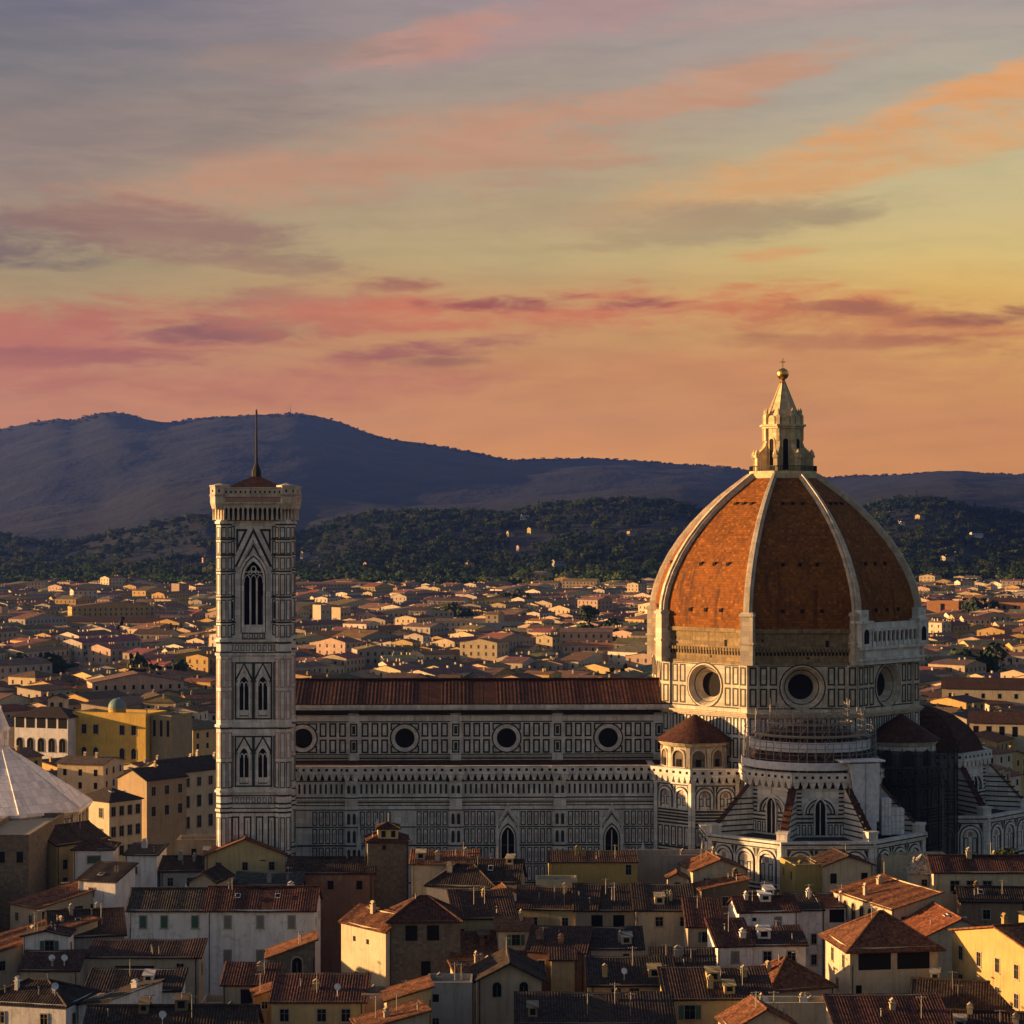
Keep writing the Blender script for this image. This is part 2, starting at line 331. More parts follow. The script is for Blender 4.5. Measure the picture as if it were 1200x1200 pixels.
def interp(pts, x):
    return float(np.interp(x, [p[0] for p in pts], [p[1] for p in pts]))
FAR_RIDGE = [(-900, 612), (-300, 566), (-60, 512), (0, 503), (50, 494), (68, 491), (85, 493), (127, 482), (150, 485), (170, 491), (192, 494), (215, 492), (245, 488), (300, 486), (325, 486), (345, 484), (375, 489), (400, 495), (430, 508), (460, 515), (520, 524), (560, 531), (600, 539), (640, 537), (700, 536), (750, 540), (800, 544), (850, 548), (900, 555), (950, 561), (1000, 558), (1050, 556), (1100, 553), (1150, 555), (1200, 556), (1500, 560), (2100, 575)]
MID_RIDGE = [(-900, 640), (-250, 635), (0, 602), (60, 592), (120, 590), (190, 566), (260, 560), (330, 572), (400, 586), (480, 592), (560, 588), (640, 580), (720, 574), (800, 572), (860, 580), (960, 588), (1040, 572), (1120, 562), (1200, 566), (2100, 590)]
NEAR_RIDGE = [(-900, 655), (0, 632), (80, 640), (160, 622), (240, 606), (300, 622), (345, 634), (370, 622), (400, 612), (440, 604), (480, 602), (540, 602), (600, 604), (640, 597), (690, 592), (740, 590), (785, 592), (815, 600), (850, 612), (900, 622), (960, 618), (1000, 604), (1030, 592), (1070, 586), (1110, 591), (1150, 602), (1200, 606), (1500, 620), (2100, 640)]
ridge_z = lambda pts, px, Y: CAM_Z + (HY - interp(pts, px)) * Y / FOC
Y_FOOT, Y_NEAR, Y_MID, Y_FAR = 2500.0, 3900.0, 6000.0, 9000.0
def hill_profile(px):
    zn, zm, zf = ridge_z(NEAR_RIDGE, px, Y_NEAR), ridge_z(MID_RIDGE, px, Y_MID), ridge_z(FAR_RIDGE, px, Y_FAR)
    zn = max(zn, 20)
    return ([0, Y_FOOT - 60, Y_FOOT + 150, 3000, 3450, Y_NEAR, 4350, 4800, Y_MID, 6700, 7600, Y_FAR, 10500, 12700],
            [-2, -2, 4, .22 * zn + 4, .62 * zn, zn, zn * .86, zn * .75 + 10, zm, zm * .86, zm + (zf - zm) * .42, zf, zf * .6, 0])
def wob(x, y):
    return (math.sin(x * .0041 + 1.3 * math.sin(y * .0017)) * math.sin(y * .0033 + 1.1 * math.sin(x * .0023)) + .5 * math.sin(x * .011 + y * .006) * math.sin(y * .009 - x * .004) + .25 * math.sin(x * .027 + 2 * math.sin(y * .013)))
HPX = np.linspace(-900, 2100, 301)
HYS = np.concatenate([np.linspace(2440, 4400, 50), np.linspace(4460, 9000, 76), np.linspace(9080, 12700, 26)])
HZ = np.zeros((len(HYS), len(HPX)))
for j, px in enumerate(HPX):
    ys, zs = hill_profile(px)
    col = np.interp(HYS, ys, zs)
    k = np.exp(-((HYS - Y_FAR) / 260) ** 2) + np.exp(-((HYS - Y_NEAR) / 150) ** 2)
    amp = np.clip((HYS - 2700) / 6300, 0, 1) * 11 * (1 - .85 * np.clip(k, 0, 1))
    HZ[:, j] = col + amp * np.array([wob((px - HX) * y / FOC, y) for y in HYS]) + np.clip((HYS - 2700) / 500, 0, 1) * 2.2 * np.array([math.sin(px * .9 + y * .013) * math.sin(px * .37 - y * .021) for y in HYS])
def hill_z(x, y):
    px = HX + x / y * FOC
    j = min(max((px + 900) / 10, 0), 299.99); i = min(max(np.searchsorted(HYS, y) - 1, 0), len(HYS) - 2)
    a = (y - HYS[i]) / (HYS[i + 1] - HYS[i]); a = min(max(a, 0), 1); j0 = int(j); b = j - j0
    return float((HZ[i, j0] * (1 - b) + HZ[i, j0 + 1] * b) * (1 - a) + (HZ[i + 1, j0] * (1 - b) + HZ[i + 1, j0 + 1] * b) * a)
me = bpy.data.meshes.new('hills'); n = len(HPX)
me.from_pydata([((px - HX) * y / FOC, y, HZ[i, j]) for i, y in enumerate(HYS) for j, px in enumerate(HPX)], [], [(i * n + j, i * n + j + 1, (i + 1) * n + j + 1, (i + 1) * n + j) for i in range(len(HYS) - 1) for j in range(n - 1)])
me.polygons.foreach_set('use_smooth', [True] * len(me.polygons)); me.materials.append(HILL)
hills = link('hills', me); hills['kind'] = 'structure'

# ---------------------------------------------------------------- cathedral
CX, CY, ROT = 56.4, 462.0, 1.5
cath = thing('cathedral', 'striped marble cathedral with a huge ribbed red brick dome and long nave', 'cathedral', (CX, CY, 0), ROT)
MG = [MARBLE, GREEN, PINK, VOID, TRIM]
def part(b, name, mats, parent=cath, smooth=False, color=None): return b.obj(name, mats, parent, smooth, color)
def oct_T(ang, ap, c=(0, 0)): return Tr(*c) @ Rz(ang) @ Tr(0, -ap, 0)
def panel(b, x0, x1, z0, z1, w=.3, p=.06, inner=False):
    b.frame(x0, x1, z0, z1, w, p, 1)
    if inner: b.frame(x0 + w * 1.9, x1 - w * 1.9, z0 + w * 1.9, z1 - w * 1.9, w * .5, p * .7, 1)
def row(b, x0, x1, z0, z1, n, gap=.45, w=.26, dot=False):
    s = (x1 - x0) / n
    for i in range(n):
        a, c = x0 + s * i + gap / 2, x0 + s * (i + 1) - gap / 2
        panel(b, a, c, z0, z1, w)
        if dot: b.box((a + c) / 2 - .09, (a + c) / 2 + .09, -.05, .01, z0 + .8, z1 - .8, 2)
def band(b, x0, x1, z0, z1, p, m=0): b.box(x0, x1, -p, .05, z0, z1, m)
def corbels(b, x0, x1, z0, z1, p, step=.9):
    n = max(1, int((x1 - x0) / step)); s = (x1 - x0) / n
    for i in range(n):
        u = x0 + s * i; b.plate([(u + .12 * s, z1), (u + .3 * s, z0), (u + .7 * s, z0), (u + .88 * s, z1)][::-1] if False else [(u + .3 * s, z0), (u + .7 * s, z0), (u + .95 * s, z1), (u + .05 * s, z1)], -p, .02, 0)
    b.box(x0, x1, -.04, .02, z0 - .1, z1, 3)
def gallery(b, x0, x1, z, h=1.2, p=.8):      # dotted parapet on an arched corbel table
    b.box(x0, x1, -p, -p + .25, z, z + h, 0)
    n = max(2, int((x1 - x0) / 1.5)); s = (x1 - x0) / n
    for i in range(n): b.box(x0 + s * (i + .32), x0 + s * (i + .68), -p - .02, -p + .1, z + .35, z + .85, 3)
    band(b, x0, x1, z - .25, z, p + .12); band(b, x0, x1, z + h, z + h + .18, p + .08)
    corbels(b, x0, x1, z - 1.45, z - .25, p - .1, 1.35)

# octagon body
HALF = lambda r: r * math.sin(R(22.5))
APO = lambda r: r * math.cos(R(22.5))
RB = 28.1
body = MB(); body.prism(ngon(RB - .05), 0, 48, 0, cap=False)
for k in range(8):
    body.T = oct_T(45 * k, APO(RB)); h = HALF(RB)
    for z0, z1 in ((33.5, 38.2), (39, 43), (43.6, 47)): row(body, -h + 2.2, h - 2.2, z0, z1, 10, .5, .25)
    for s in (-1, 1):
        body.box(s * (h - .9) - 1.0, s * (h - .9) + 1.0, -.35, .1, 0, 48, 0)
        for z0, z1 in ((33.5, 38.2), (39, 43), (43.6, 47)): panel_x = s * (h - .9); body.frame(panel_x - .65, panel_x + .65, z0, z1, .25, .42, 1)
part(body, 'octagon_wall', MG)
drum = MB(); cornice = MB(); rough = MB()
Z0, Z1 = 48.0, 57.4
for k in range(8):
    h = HALF(RB); zc = 53.0; rh = 4.1
    for b in (drum,): b.T = oct_T(45 * k, APO(RB))
    pr = [(rh * math.cos(R(a)), zc + rh * math.sin(R(a))) for a in range(-90, 91, 15)]
    drum.face([(0, 0, Z0), (h, 0, Z0), (h, 0, Z1), (0, 0, Z1)] + [(p[0], 0, p[1]) for p in reversed(pr)], 0)
    drum.face([(0, 0, Z1), (-h, 0, Z1), (-h, 0, Z0), (0, 0, Z0)] + [(-p[0], 0, p[1]) for p in pr], 0)
    for s in (-1, 1):
        x0, x1 = (4.75, h - 2.1) if s > 0 else (-h + 2.1, -4.75)
        row(drum, x0, x1, 49.2, 52.8, 2, .5, .3); row(drum, x0, x1, 53.4, 57.0, 2, .5, .3)
        xm = s * (h - .95); drum.box(xm - 1.0, xm + 1.0, -.35, .1, Z0, Z1, 0)
        for z0, z1 in ((49.2, 52.8), (53.4, 57.0)): drum.frame(xm - .7, xm + .7, z0, z1, .3, .42, 1)
    ro = [(1.13 * rh * math.cos(R(a)), zc + 1.13 * rh * math.sin(R(a))) for a in range(0, 361, 15)]; ri = [(1.06 * rh * math.cos(R(a)), zc + 1.06 * rh * math.sin(R(a))) for a in range(0, 361, 15)]; rr = [(rh * math.cos(R(a)), zc + rh * math.sin(R(a))) for a in range(0, 361, 15)]
    drum.ring(ro, ri, -.05, .02, 1); drum.ring(ri, rr, -.14, .02, 0)
    band(drum, -h, h, 48.0, 48.7, .2); drum.box(-h, h, -.06, .01, 48.72, 48.95, 1); drum.box(-h, h, -.06, .01, 57.12, 57.32, 1)
    w = MB(drum.T)                                              # splayed oculus with dark glass
    for i in range(24):
        a, c = R(15 * i), R(15 * i + 15)
        for (r0, y0, r1, y1, mm) in ((rh, 0, 3.5, 1.0, 0), (3.5, 1.0, 3.3, 1.05, 1), (3.3, 1.05, 2.5, 2.4, 0)):
            w.face([(r0 * math.cos(a), y0, zc + r0 * math.sin(a)), (r1 * math.cos(a), y1, zc + r1 * math.sin(a)), (r1 * math.cos(c), y1, zc + r1 * math.sin(c)), (r0 * math.cos(c), y0, zc + r0 * math.sin(c))], mm)
    ow = part(w, 'oculus_window', [MARBLE_WARM, GREEN])
    gl = MB(drum.T); gl.face([(2.5 * math.cos(R(15 * i)), 2.4, zc + 2.5 * math.sin(R(15 * i))) for i in range(24)]); part(gl, 'glass', VOID, ow)
    cornice.T = rough.T = drum.T
    for z0, z1, p in ((47.0, 47.35, .5), (47.35, 47.75, .9), (47.75, 48.0, 1.2)): cornice.prism([(-h - .41 * p, -p), (h + .41 * p, -p), (h, .3), (-h, .3)], z0, z1)
    rough.T = oct_T(45 * k, APO(RB) - .4); hr = HALF(RB) - .17
    rough.box(-hr, hr, 0, 1.0, 57.4, 64.6, 0); rough.prism([(-hr - .3, -.5), (hr + .3, -.5), (hr, .3), (-hr, .3)], 63.7, 64.5, 0); rough.prism([(-hr - .2, -.4), (hr + .2, -.4), (hr, .3), (-hr, .3)], 57.4, 57.9, 0)
    if k != 1:
        for i in range(26): u = -hr + 1.6 + i * (2 * hr - 3.2) / 25; rough.box(u - .22, u + .22, -.55, .1, 60.0, 60.6, 0); rough.box(u - .2, u + .2, -.02, .1, 59.2, 59.9, 1)
        rough.box(4.6, 5.3, -.02, .1, 60.9, 62.2, 1); rough.box(-8, -7.6, -.02, .1, 62, 62.5, 1); rough.box(1.0, 1.4, -.02, .1, 58.5, 59, 1)
part(drum, 'drum_wall', [MARBLE_WARM] + MG[1:]); part(cornice, 'drum_cornice', MARBLE_WARM); part(rough, 'unfinished_band', [ROUGH, VOID])  # drum marble coloured darker than the other walls to offset direct sun
gal = MB(oct_T(45, APO(RB))); h = HALF(RB)                       # finished gallery, south-east side only
gal.box(-h - .4, h + .4, -1.3, .3, 57.4, 58.2); gal.box(-h - .6, h + .6, -1.7, .3, 58.2, 58.6); gal.box(-h - .3, h + .3, -1.2, .3, 58.6, 60.4); gal.box(-h - .7, h + .7, -1.8, .3, 60.4, 60.9)
gal.box(-h, h, -.1, .35, 60.9, 64.4, 1); gal.box(-h - .5, h + .5, -1.5, .3, 64.0, 64.7); gal.box(-h - .2, h + .2, -1.3, -1.05, 64.7, 65.7)
n = 11; s = (2 * h - 4.4) / n
for i in range(n + 1): u = -h + 2.2 + s * i; gal.box(u - .24, u + .24, -1.35, -.9, 60.9, 64.0)
for i in range(n):
    c = -h + 2.2 + s * (i + .5); o = [(c + s / 2 * math.cos(R(a)), 63.2 + .8 * math.sin(R(a))) for a in range(0, 181, 30)]
    gal.plate([(c + s / 2, 64.0), (c - s / 2, 64.0)] + [(c + .9 * (p[0] - c), p[1] - .05) for p in reversed(o)], -1.3, -.6)
    gal.box(c - s / 2 + .35, c + s / 2 - .35, -1.2, -1.0, 60.9, 61.9)
for sx in (-1, 1):
    xm = sx * (h - .6); gal.box(xm - 1.7, xm + 1.7, -1.9, .4, 60.9, 65.6); gal.box(xm - 2.1, xm + 2.1, -2.2, .4, 65.6, 66.1); gal.box(xm - 1.3, xm + 1.3, -1.5, .4, 66.1, 68.2)
    gal.plate(arch_pts(1.7, 61.6, 63.6, False, 5, xm), -1.93, -1.85, 1); gal.frame(xm - 1.5, xm + 1.5, 61.1, 65.2, .16, 1.96, 0)
part(gal, 'arcaded_gallery', [MARBLE, VOID])

# dome
DPROF = [(r_ * .985, z_) for r_, z_ in [(28.3, 64.5), (28.45, 66.5), (28.2, 69.5), (27.4, 72.5), (26.1, 75.5), (24.3, 78.7), (22.0, 81.9), (19.2, 85.1), (16.3, 87.9), (13.2, 90.5), (10.3, 92.6), (7.6, 94.5), (6.6, 95.1)]]
dome = MB()
for k in range(8):
    dome.T = Rz(45 * k); v = 0.0
    for (r0, z0), (r1, z1) in zip(DPROF, DPROF[1:]):
        L = math.hypot(APO(r1) - APO(r0), z1 - z0); a0, a1, h0, h1 = APO(r0), APO(r1), HALF(r0), HALF(r1)
        dome.face([(-h0, -a0, z0), (h0, -a0, z0), (h1, -a1, z1), (-h1, -a1, z1)], 0, [(-h0 + 40, v), (h0 + 40, v), (h1 + 40, v + L), (-h1 + 40, v + L)]); v += L
part(dome, 'dome_shell', DOME_TILE)
holes = MB()                                                       # three rows of small round openings, each with its hood
for k in range(8):
    for i in (1, 4, 8):
        (r0, z0), (r1, z1) = DPROF[i], DPROF[i + 1]; zc, ap = (z0 + z1) / 2, APO((r0 + r1) / 2)
        for u in (-1, 0, 1):
            holes.T = Rz(45 * k) @ Tr(u * ap * .15, -ap, zc)
            holes.box(-.34, .34, -.2, .6, -.36, .36, 0); holes.box(-.45, .45, -.4, .5, .36, .48, 1)
part(holes, 'dome_opening', [VOID, DOME_TILE])
for k in range(8):
    b = MB(Rz(45 * k + 22.5))
    for (r0, z0), (r1, z1) in zip(DPROF, DPROF[1:]):
        t0, t1 = (r0 - 6.6) / 22, (r1 - 6.6) / 22; w0, w1 = .5 + .36 * t0, .5 + .36 * t1
        for q in (0, 1):
            k0, k1 = (w0, w1) if q == 0 else (w0 * .5, w1 * .5); e0, e1 = (.55, .55) if q == 0 else (.95, .95)
            dz0, dz1 = e0 * (z0 - 60) / 60, e1 * (z1 - 60) / 60
            P = [(-k0, -r0 + .8, z0), (k0, -r0 + .8, z0), (k0, -r0 - e0, z0 + dz0), (-k0, -r0 - e0, z0 + dz0)]; Q = [(-k1, -r1 + .8, z1), (k1, -r1 + .8, z1), (k1, -r1 - e1, z1 + dz1), (-k1, -r1 - e1, z1 + dz1)]
            b.face([P[3], P[2], Q[2], Q[3]]); b.face([P[2], P[1], Q[1], Q[2]]); b.face([P[0], P[3], Q[3], Q[0]])
    b.box(-1.25, 1.25, -29.2, -26.5, 57.4, 67.8); b.box(-1.45, 1.45, -29.5, -26.5, 67.0, 67.5); b.box(-1.45, 1.45, -29.45, -26.5, 61.5, 61.9)
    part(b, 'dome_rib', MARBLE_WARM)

# lantern on the dome
lan = MB()
lan.prism(ngon(7.5), 94.6, 95.5); lan.prism(ngon(7.2), 95.5, 96.1); lan.prism(ngon(4.05), 96.1, 105.0); lan.prism(ngon(4.5), 105.0, 105.4); lan.prism(ngon(4.95), 105.4, 105.8); lan.prism(ngon(3.9), 105.8, 107.6)
lb = part(lan, 'lantern', SUNGOLD_STONE)
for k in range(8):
    b = MB(oct_T(45 * k, APO(4.05))); b.ring(arch_pts(1.5, 96.4, 102.3, False, 5), arch_pts(1.1, 96.4, 102.3, False, 5), -.18, .1, 0); b.plate(arch_pts(1.1, 96.4, 102.3, False, 5), -.04, .1, 1); part(b, 'lantern_window', [SUNGOLD_STONE, VOID], lb)
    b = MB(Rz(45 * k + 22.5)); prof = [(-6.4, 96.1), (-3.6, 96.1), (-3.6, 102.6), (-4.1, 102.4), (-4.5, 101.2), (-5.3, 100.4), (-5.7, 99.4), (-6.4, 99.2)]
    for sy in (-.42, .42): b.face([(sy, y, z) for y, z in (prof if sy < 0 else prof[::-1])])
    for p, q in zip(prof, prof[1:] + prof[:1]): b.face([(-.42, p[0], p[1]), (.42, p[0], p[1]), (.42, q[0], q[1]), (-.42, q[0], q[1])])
    b.box(-.55, .55, -6.7, -5.6, 98.9, 99.4); b.lathe([(.5, 99.4), (.62, 99.8), (.3, 100.3), (0, 100.7)], 6, 0, (0, -6.1)); b.box(-.33, .33, -4.35, -3.7, 102.4, 105); part(b, 'lantern_buttress', SUNGOLD_STONE, lb)
    b = MB(Rz(45 * k + 22.5)); b.box(-.4, .4, -4.3, -3.3, 105.8, 107.7); b.lathe([(.45, 107.7), (.25, 108.2), (.34, 108.5), (0, 109.3)], 6, 0, (0, -3.8)); b.T = Rz(45 * k); b.plate(arch_pts(1.5, 105.8, 106.9, False, 4), -3.95, -3.5); part(b, 'lantern_pinnacle', SUNGOLD_STONE, lb)
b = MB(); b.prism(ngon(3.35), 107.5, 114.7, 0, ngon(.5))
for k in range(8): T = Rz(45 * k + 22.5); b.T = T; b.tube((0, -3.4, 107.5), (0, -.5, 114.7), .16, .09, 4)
part(b, 'lantern_spire', SUNGOLD_STONE)
b = MB(); b.lathe([(.7, 114.6), (.45, 115.0), (.5, 115.2)] + [(1.23 * math.cos(R(a)), 116.4 + 1.23 * math.sin(R(a))) for a in range(-75, 91, 15)], 16); part(b, 'golden_ball', GOLD, smooth=True)
b = MB(); b.box(-.08, .08, -.08, .08, 117.5, 119.7); b.box(-.5, .5, -.07, .07, 118.8, 119.0); part(b, 'cross', GOLD)
b = MB()
for k in range(8):
    b.T = oct_T(45 * k, APO(7.2)); h = HALF(7.2)
    b.box(-h, h, 0, .12, 97.1, 97.2)
    for i in range(14): u = -h + 2 * h * i / 13; b.box(u - .05, u + .05, 0, .1, 96.1, 97.1)
part(b, 'lantern_railing', IRON)

# nave
NW, XE, XW = 11.0, -24.5, -109.5
BAYS = [-26.9, -47.5, -68.1, -88.7, -109.3]
nave = MB(); nave.box(XW, XE, -NW, NW, 0, 46.6, 0); nave.box(XW, XE, -NW - .5, -NW + .1, 46.6, 46.9, 4); nave.T = Tr(0, -NW)
band(nave, XW, XE, 45.3, 46.6, .12); nave.box(XW, XE, -.1, .02, 45.05, 45.25, 1); nave.box(XW, XE, -.1, .02, 38.45, 38.65, 1); nave.box(XW, XE, -.1, .02, 37.6, 37.9, 1); nave.box(XW, XE, -.12, .02, 38.0, 38.3, 4)
for i in range(4):
    a, c = BAYS[i + 1], BAYS[i]; m = (a + c) / 2
    for x0, x1 in ((a + 1.3, m - 3.1), (m + 3.1, c - 1.3)): row(nave, x0, x1, 38.8, 41.6, 3, .55, .33); row(nave, x0, x1, 42.1, 44.9, 3, .55, .33)
    for x0 in (m - 2.9, m + .9): nave.frame(x0, x0 + 2.0, 43.4, 44.9, .3, .05, 1); nave.frame(x0, x0 + 2.0, 38.8, 40.3, .3, .05, 1)
for x in BAYS:
    nave.box(x - 1.1, x + 1.1, -.3, .05, 37, 46.6, 0)
    for z0, z1 in ((38.9, 41.5), (42.2, 44.8)): nave.frame(x - .75, x + .75, z0, z1, .28, .36, 1); nave.box(x - .32, x + .32, -.33, .0, z0 + .5, z1 - .5, 1)
part(nave, 'nave_wall', MG)
for i in range(4):
    m = (BAYS[i] + BAYS[i + 1]) / 2; c = lambda r: [(m + r * math.cos(R(a)), 41.85 + r * math.sin(R(a))) for a in range(0, 361, 12)]
    b = MB(Tr(0, -NW)); b.ring(c(3.05), c(2.75), -.14, .02, 1); b.ring(c(2.75), c(2.45), -.42, .02, 0); b.ring(c(2.45), c(2.0), -.2, .02, 0); b.ring(c(2.0), c(1.9), -.12, .02, 1)
    o = part(b, 'oculus_window', [MARBLE, GREEN]); b = MB(Tr(0, -NW)); b.plate(c(1.95)[:-1], -.03, .02); part(b, 'glass', GLASS, o)
    b = MB(Tr(0, -NW)); b.box(BAYS[i + 1] + 1.1, BAYS[i] - 1.1, -.9, .3, 46.6, 48.0, 0); part(b, 'dark_eaves_gap', VOID)  # solid dark box in place of the shadowed walkway gap under the cornice
b = MB(); b.box(XW, XE, -NW - 1.3, -NW + 1, 48.0, 48.75); b.box(XW, XE, -NW - 1.0, -NW + 1, 47.6, 48.0); part(b, 'nave_cornice', MARBLE)
def tile_face(b, p0, p1, q1, q0, m=0, cor=False, per=.40, amp=.075):
    """A roof plane: p0-p1 its eave, q0-q1 its ridge; corrugated down the slope if cor."""
    p0, p1, q0, q1 = map(Vector, (p0, p1, q0, q1)); U = (p1 - p0).normalized(); N = U.cross((q0 - p0) + (q1 - p1)).normalized(); V = N.cross(U)
    W = (p1 - p0).length; a, c = (q0 - p0).dot(U), (q1 - p0).dot(U); H = (q0 - p0).dot(V)
    if cor:
        n = max(4, int(W / per * 4)); us = sorted(set([W * i / n for i in range(n + 1)] + [u for u in (a, c) if 0 < u < W])); prev = None
        for u in us:
            vt = H * (u / a if a > 1e-6 and u < a else ((W - u) / (W - c) if W - c > 1e-6 and u > c else 1.0))
            hh = amp * (.5 - .5 * math.cos(2 * math.pi * u / per)) * (.8 + .4 * math.sin(u * 1.7 + W)) + .06 * math.sin(u * .55 + W * 3) - min(.22, W * .012) * math.sin(math.pi * u / W); cur = (p0 + U * u + N * hh, p0 + U * u + V * vt + N * hh, u, vt)
            if prev: b.face([prev[0], cur[0], cur[1], prev[1]], m, [(prev[2], 0), (cur[2], 0), (cur[2], cur[3]), (prev[2], prev[3])])
            prev = cur
    else: b.face([p0, p1, q1, q0] if (q1 - q0).length > 1e-4 else [p0, p1, q0], m, [(0, 0), (W, 0), (c, H), (a, H)] if (q1 - q0).length > 1e-4 else [(0, 0), (W, 0), (a, H)])
    D = N * -.22; lo = [p0 + D, p1 + D, q1 + D, q0 + D]
    b.face([lo[3], lo[2], lo[1], lo[0]] if (q1 - q0).length > 1e-4 else [lo[3], lo[1], lo[0]], m)
    for x, y in ((p0, p1), (p1, q1), (q0, p0)): b.face([x + D, y + D, y, x], m)
b = MB(); tile_face(b, (XW, -12.4, 48.9), (XE, -12.4, 48.9), (XE, 0, 53.0), (XW, 0, 53.0), 0, True, .75, .06); tile_face(b, (XE, 12.4, 48.9), (XW, 12.4, 48.9), (XW, 0, 53.0), (XE, 0, 53.0), 0, False); b.box(XW, XE, -.3, .3, 52.9, 53.25)
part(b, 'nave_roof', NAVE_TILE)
b = MB(); b.plate([(-12, 0), (12, 0), (12, 48.9), (0, 53), (-12, 48.9)], -.5, .5); b.v = [tuple(Rz(90) @ Vector(v) + Vector((XW, 0, 0))) for v in b.v]; part(b, 'facade_gable', MARBLE)

# south aisle
AW = 21.0
aisle = MB(); aisle.box(XW, XE, -AW, -NW, 0, 36.0, 0); aisle.T = Tr(0, -AW)
gallery(aisle, XW, XE, 36.0, 1.2, .9)
aisle.box(XW, XE, -.06, .02, 34.2, 34.4, 1); band(aisle, XW, XE, 33.95, 34.2, .18); band(aisle, XW, XE, 31.2, 31.5, .18)
for z, t, p, m in ((30.9, .26, .05, 1), (29.95, .2, .05, 1), (30.2, .3, .22, 4), (29.4, .2, .05, 1), (28.75, .35, .3, 0), (28.5, .2, .05, 1), (25.1, .22, .08, 1), (21.4, .3, .08, 1), (17.7, .25, .08, 1), (14.0, .3, .08, 1), (10, .3, .08, 1)): aisle.box(XW, XE, -p, .02, z, z + t, m)
for i in range(4):
    a, c = BAYS[i + 1], BAYS[i]; m = (a + c) / 2
    n = 17; s = (c - a - 2.8) / n
    for j in range(n): u = a + 1.4 + s * j; aisle.frame(u + .1, u + s - .1, 31.6, 33.9, .2, .07, 0); aisle.box(u + .3, u + s - .3, -.03, .02, 31.8, 33.7, 1)
    for x0, x1 in ((a + 1.5, m - 2.4), (m + 2.4, c - 1.5)):
        for z0, z1 in ((25.5, 28.3), (21.9, 24.9), (18.1, 21.2), (14.4, 17.5), (10.4, 13.8)): row(aisle, x0, x1, z0, z1, 5, .3, .2, True)
for x in BAYS:
    aisle.box(x - 1.25, x + 1.25, -.55, .05, 0, 34.6, 0); T0 = aisle.T; aisle.T = T0 @ Tr(0, -.55)
    gallery(aisle, x - 1.7, x + 1.7, 36.0, 1.2, 1.0)
    for z0, z1 in ((31.6, 33.9), (25.5, 28.3), (21.9, 24.9), (18.1, 21.2), (14.4, 17.5), (10.4, 13.8)):
        for u in (-.55, .55): aisle.frame(x + u - .5, x + u + .5, z0, z1, .12, .05, 0); aisle.plate(arch_pts(.6, z0 + .3, z1 - .8, True, 3, x + u), -.04, .02, 1)
    for z, t, m in ((30.9, .22, 1), (28.5, .2, 1), (25.1, .22, 1), (21.4, .3, 1), (17.7, .25, 1)): aisle.box(x - 1.27, x + 1.27, -.06, .02, z, z + t, m)
    aisle.T = T0
part(aisle, 'aisle_wall', MG)
b = MB(); tile_face(b, (XW, -AW + .3, 36.2), (XE, -AW + .3, 36.2), (XE, -NW, 37.4), (XW, -NW, 37.4), 0, False); part(b, 'aisle_roof', NAVE_TILE)
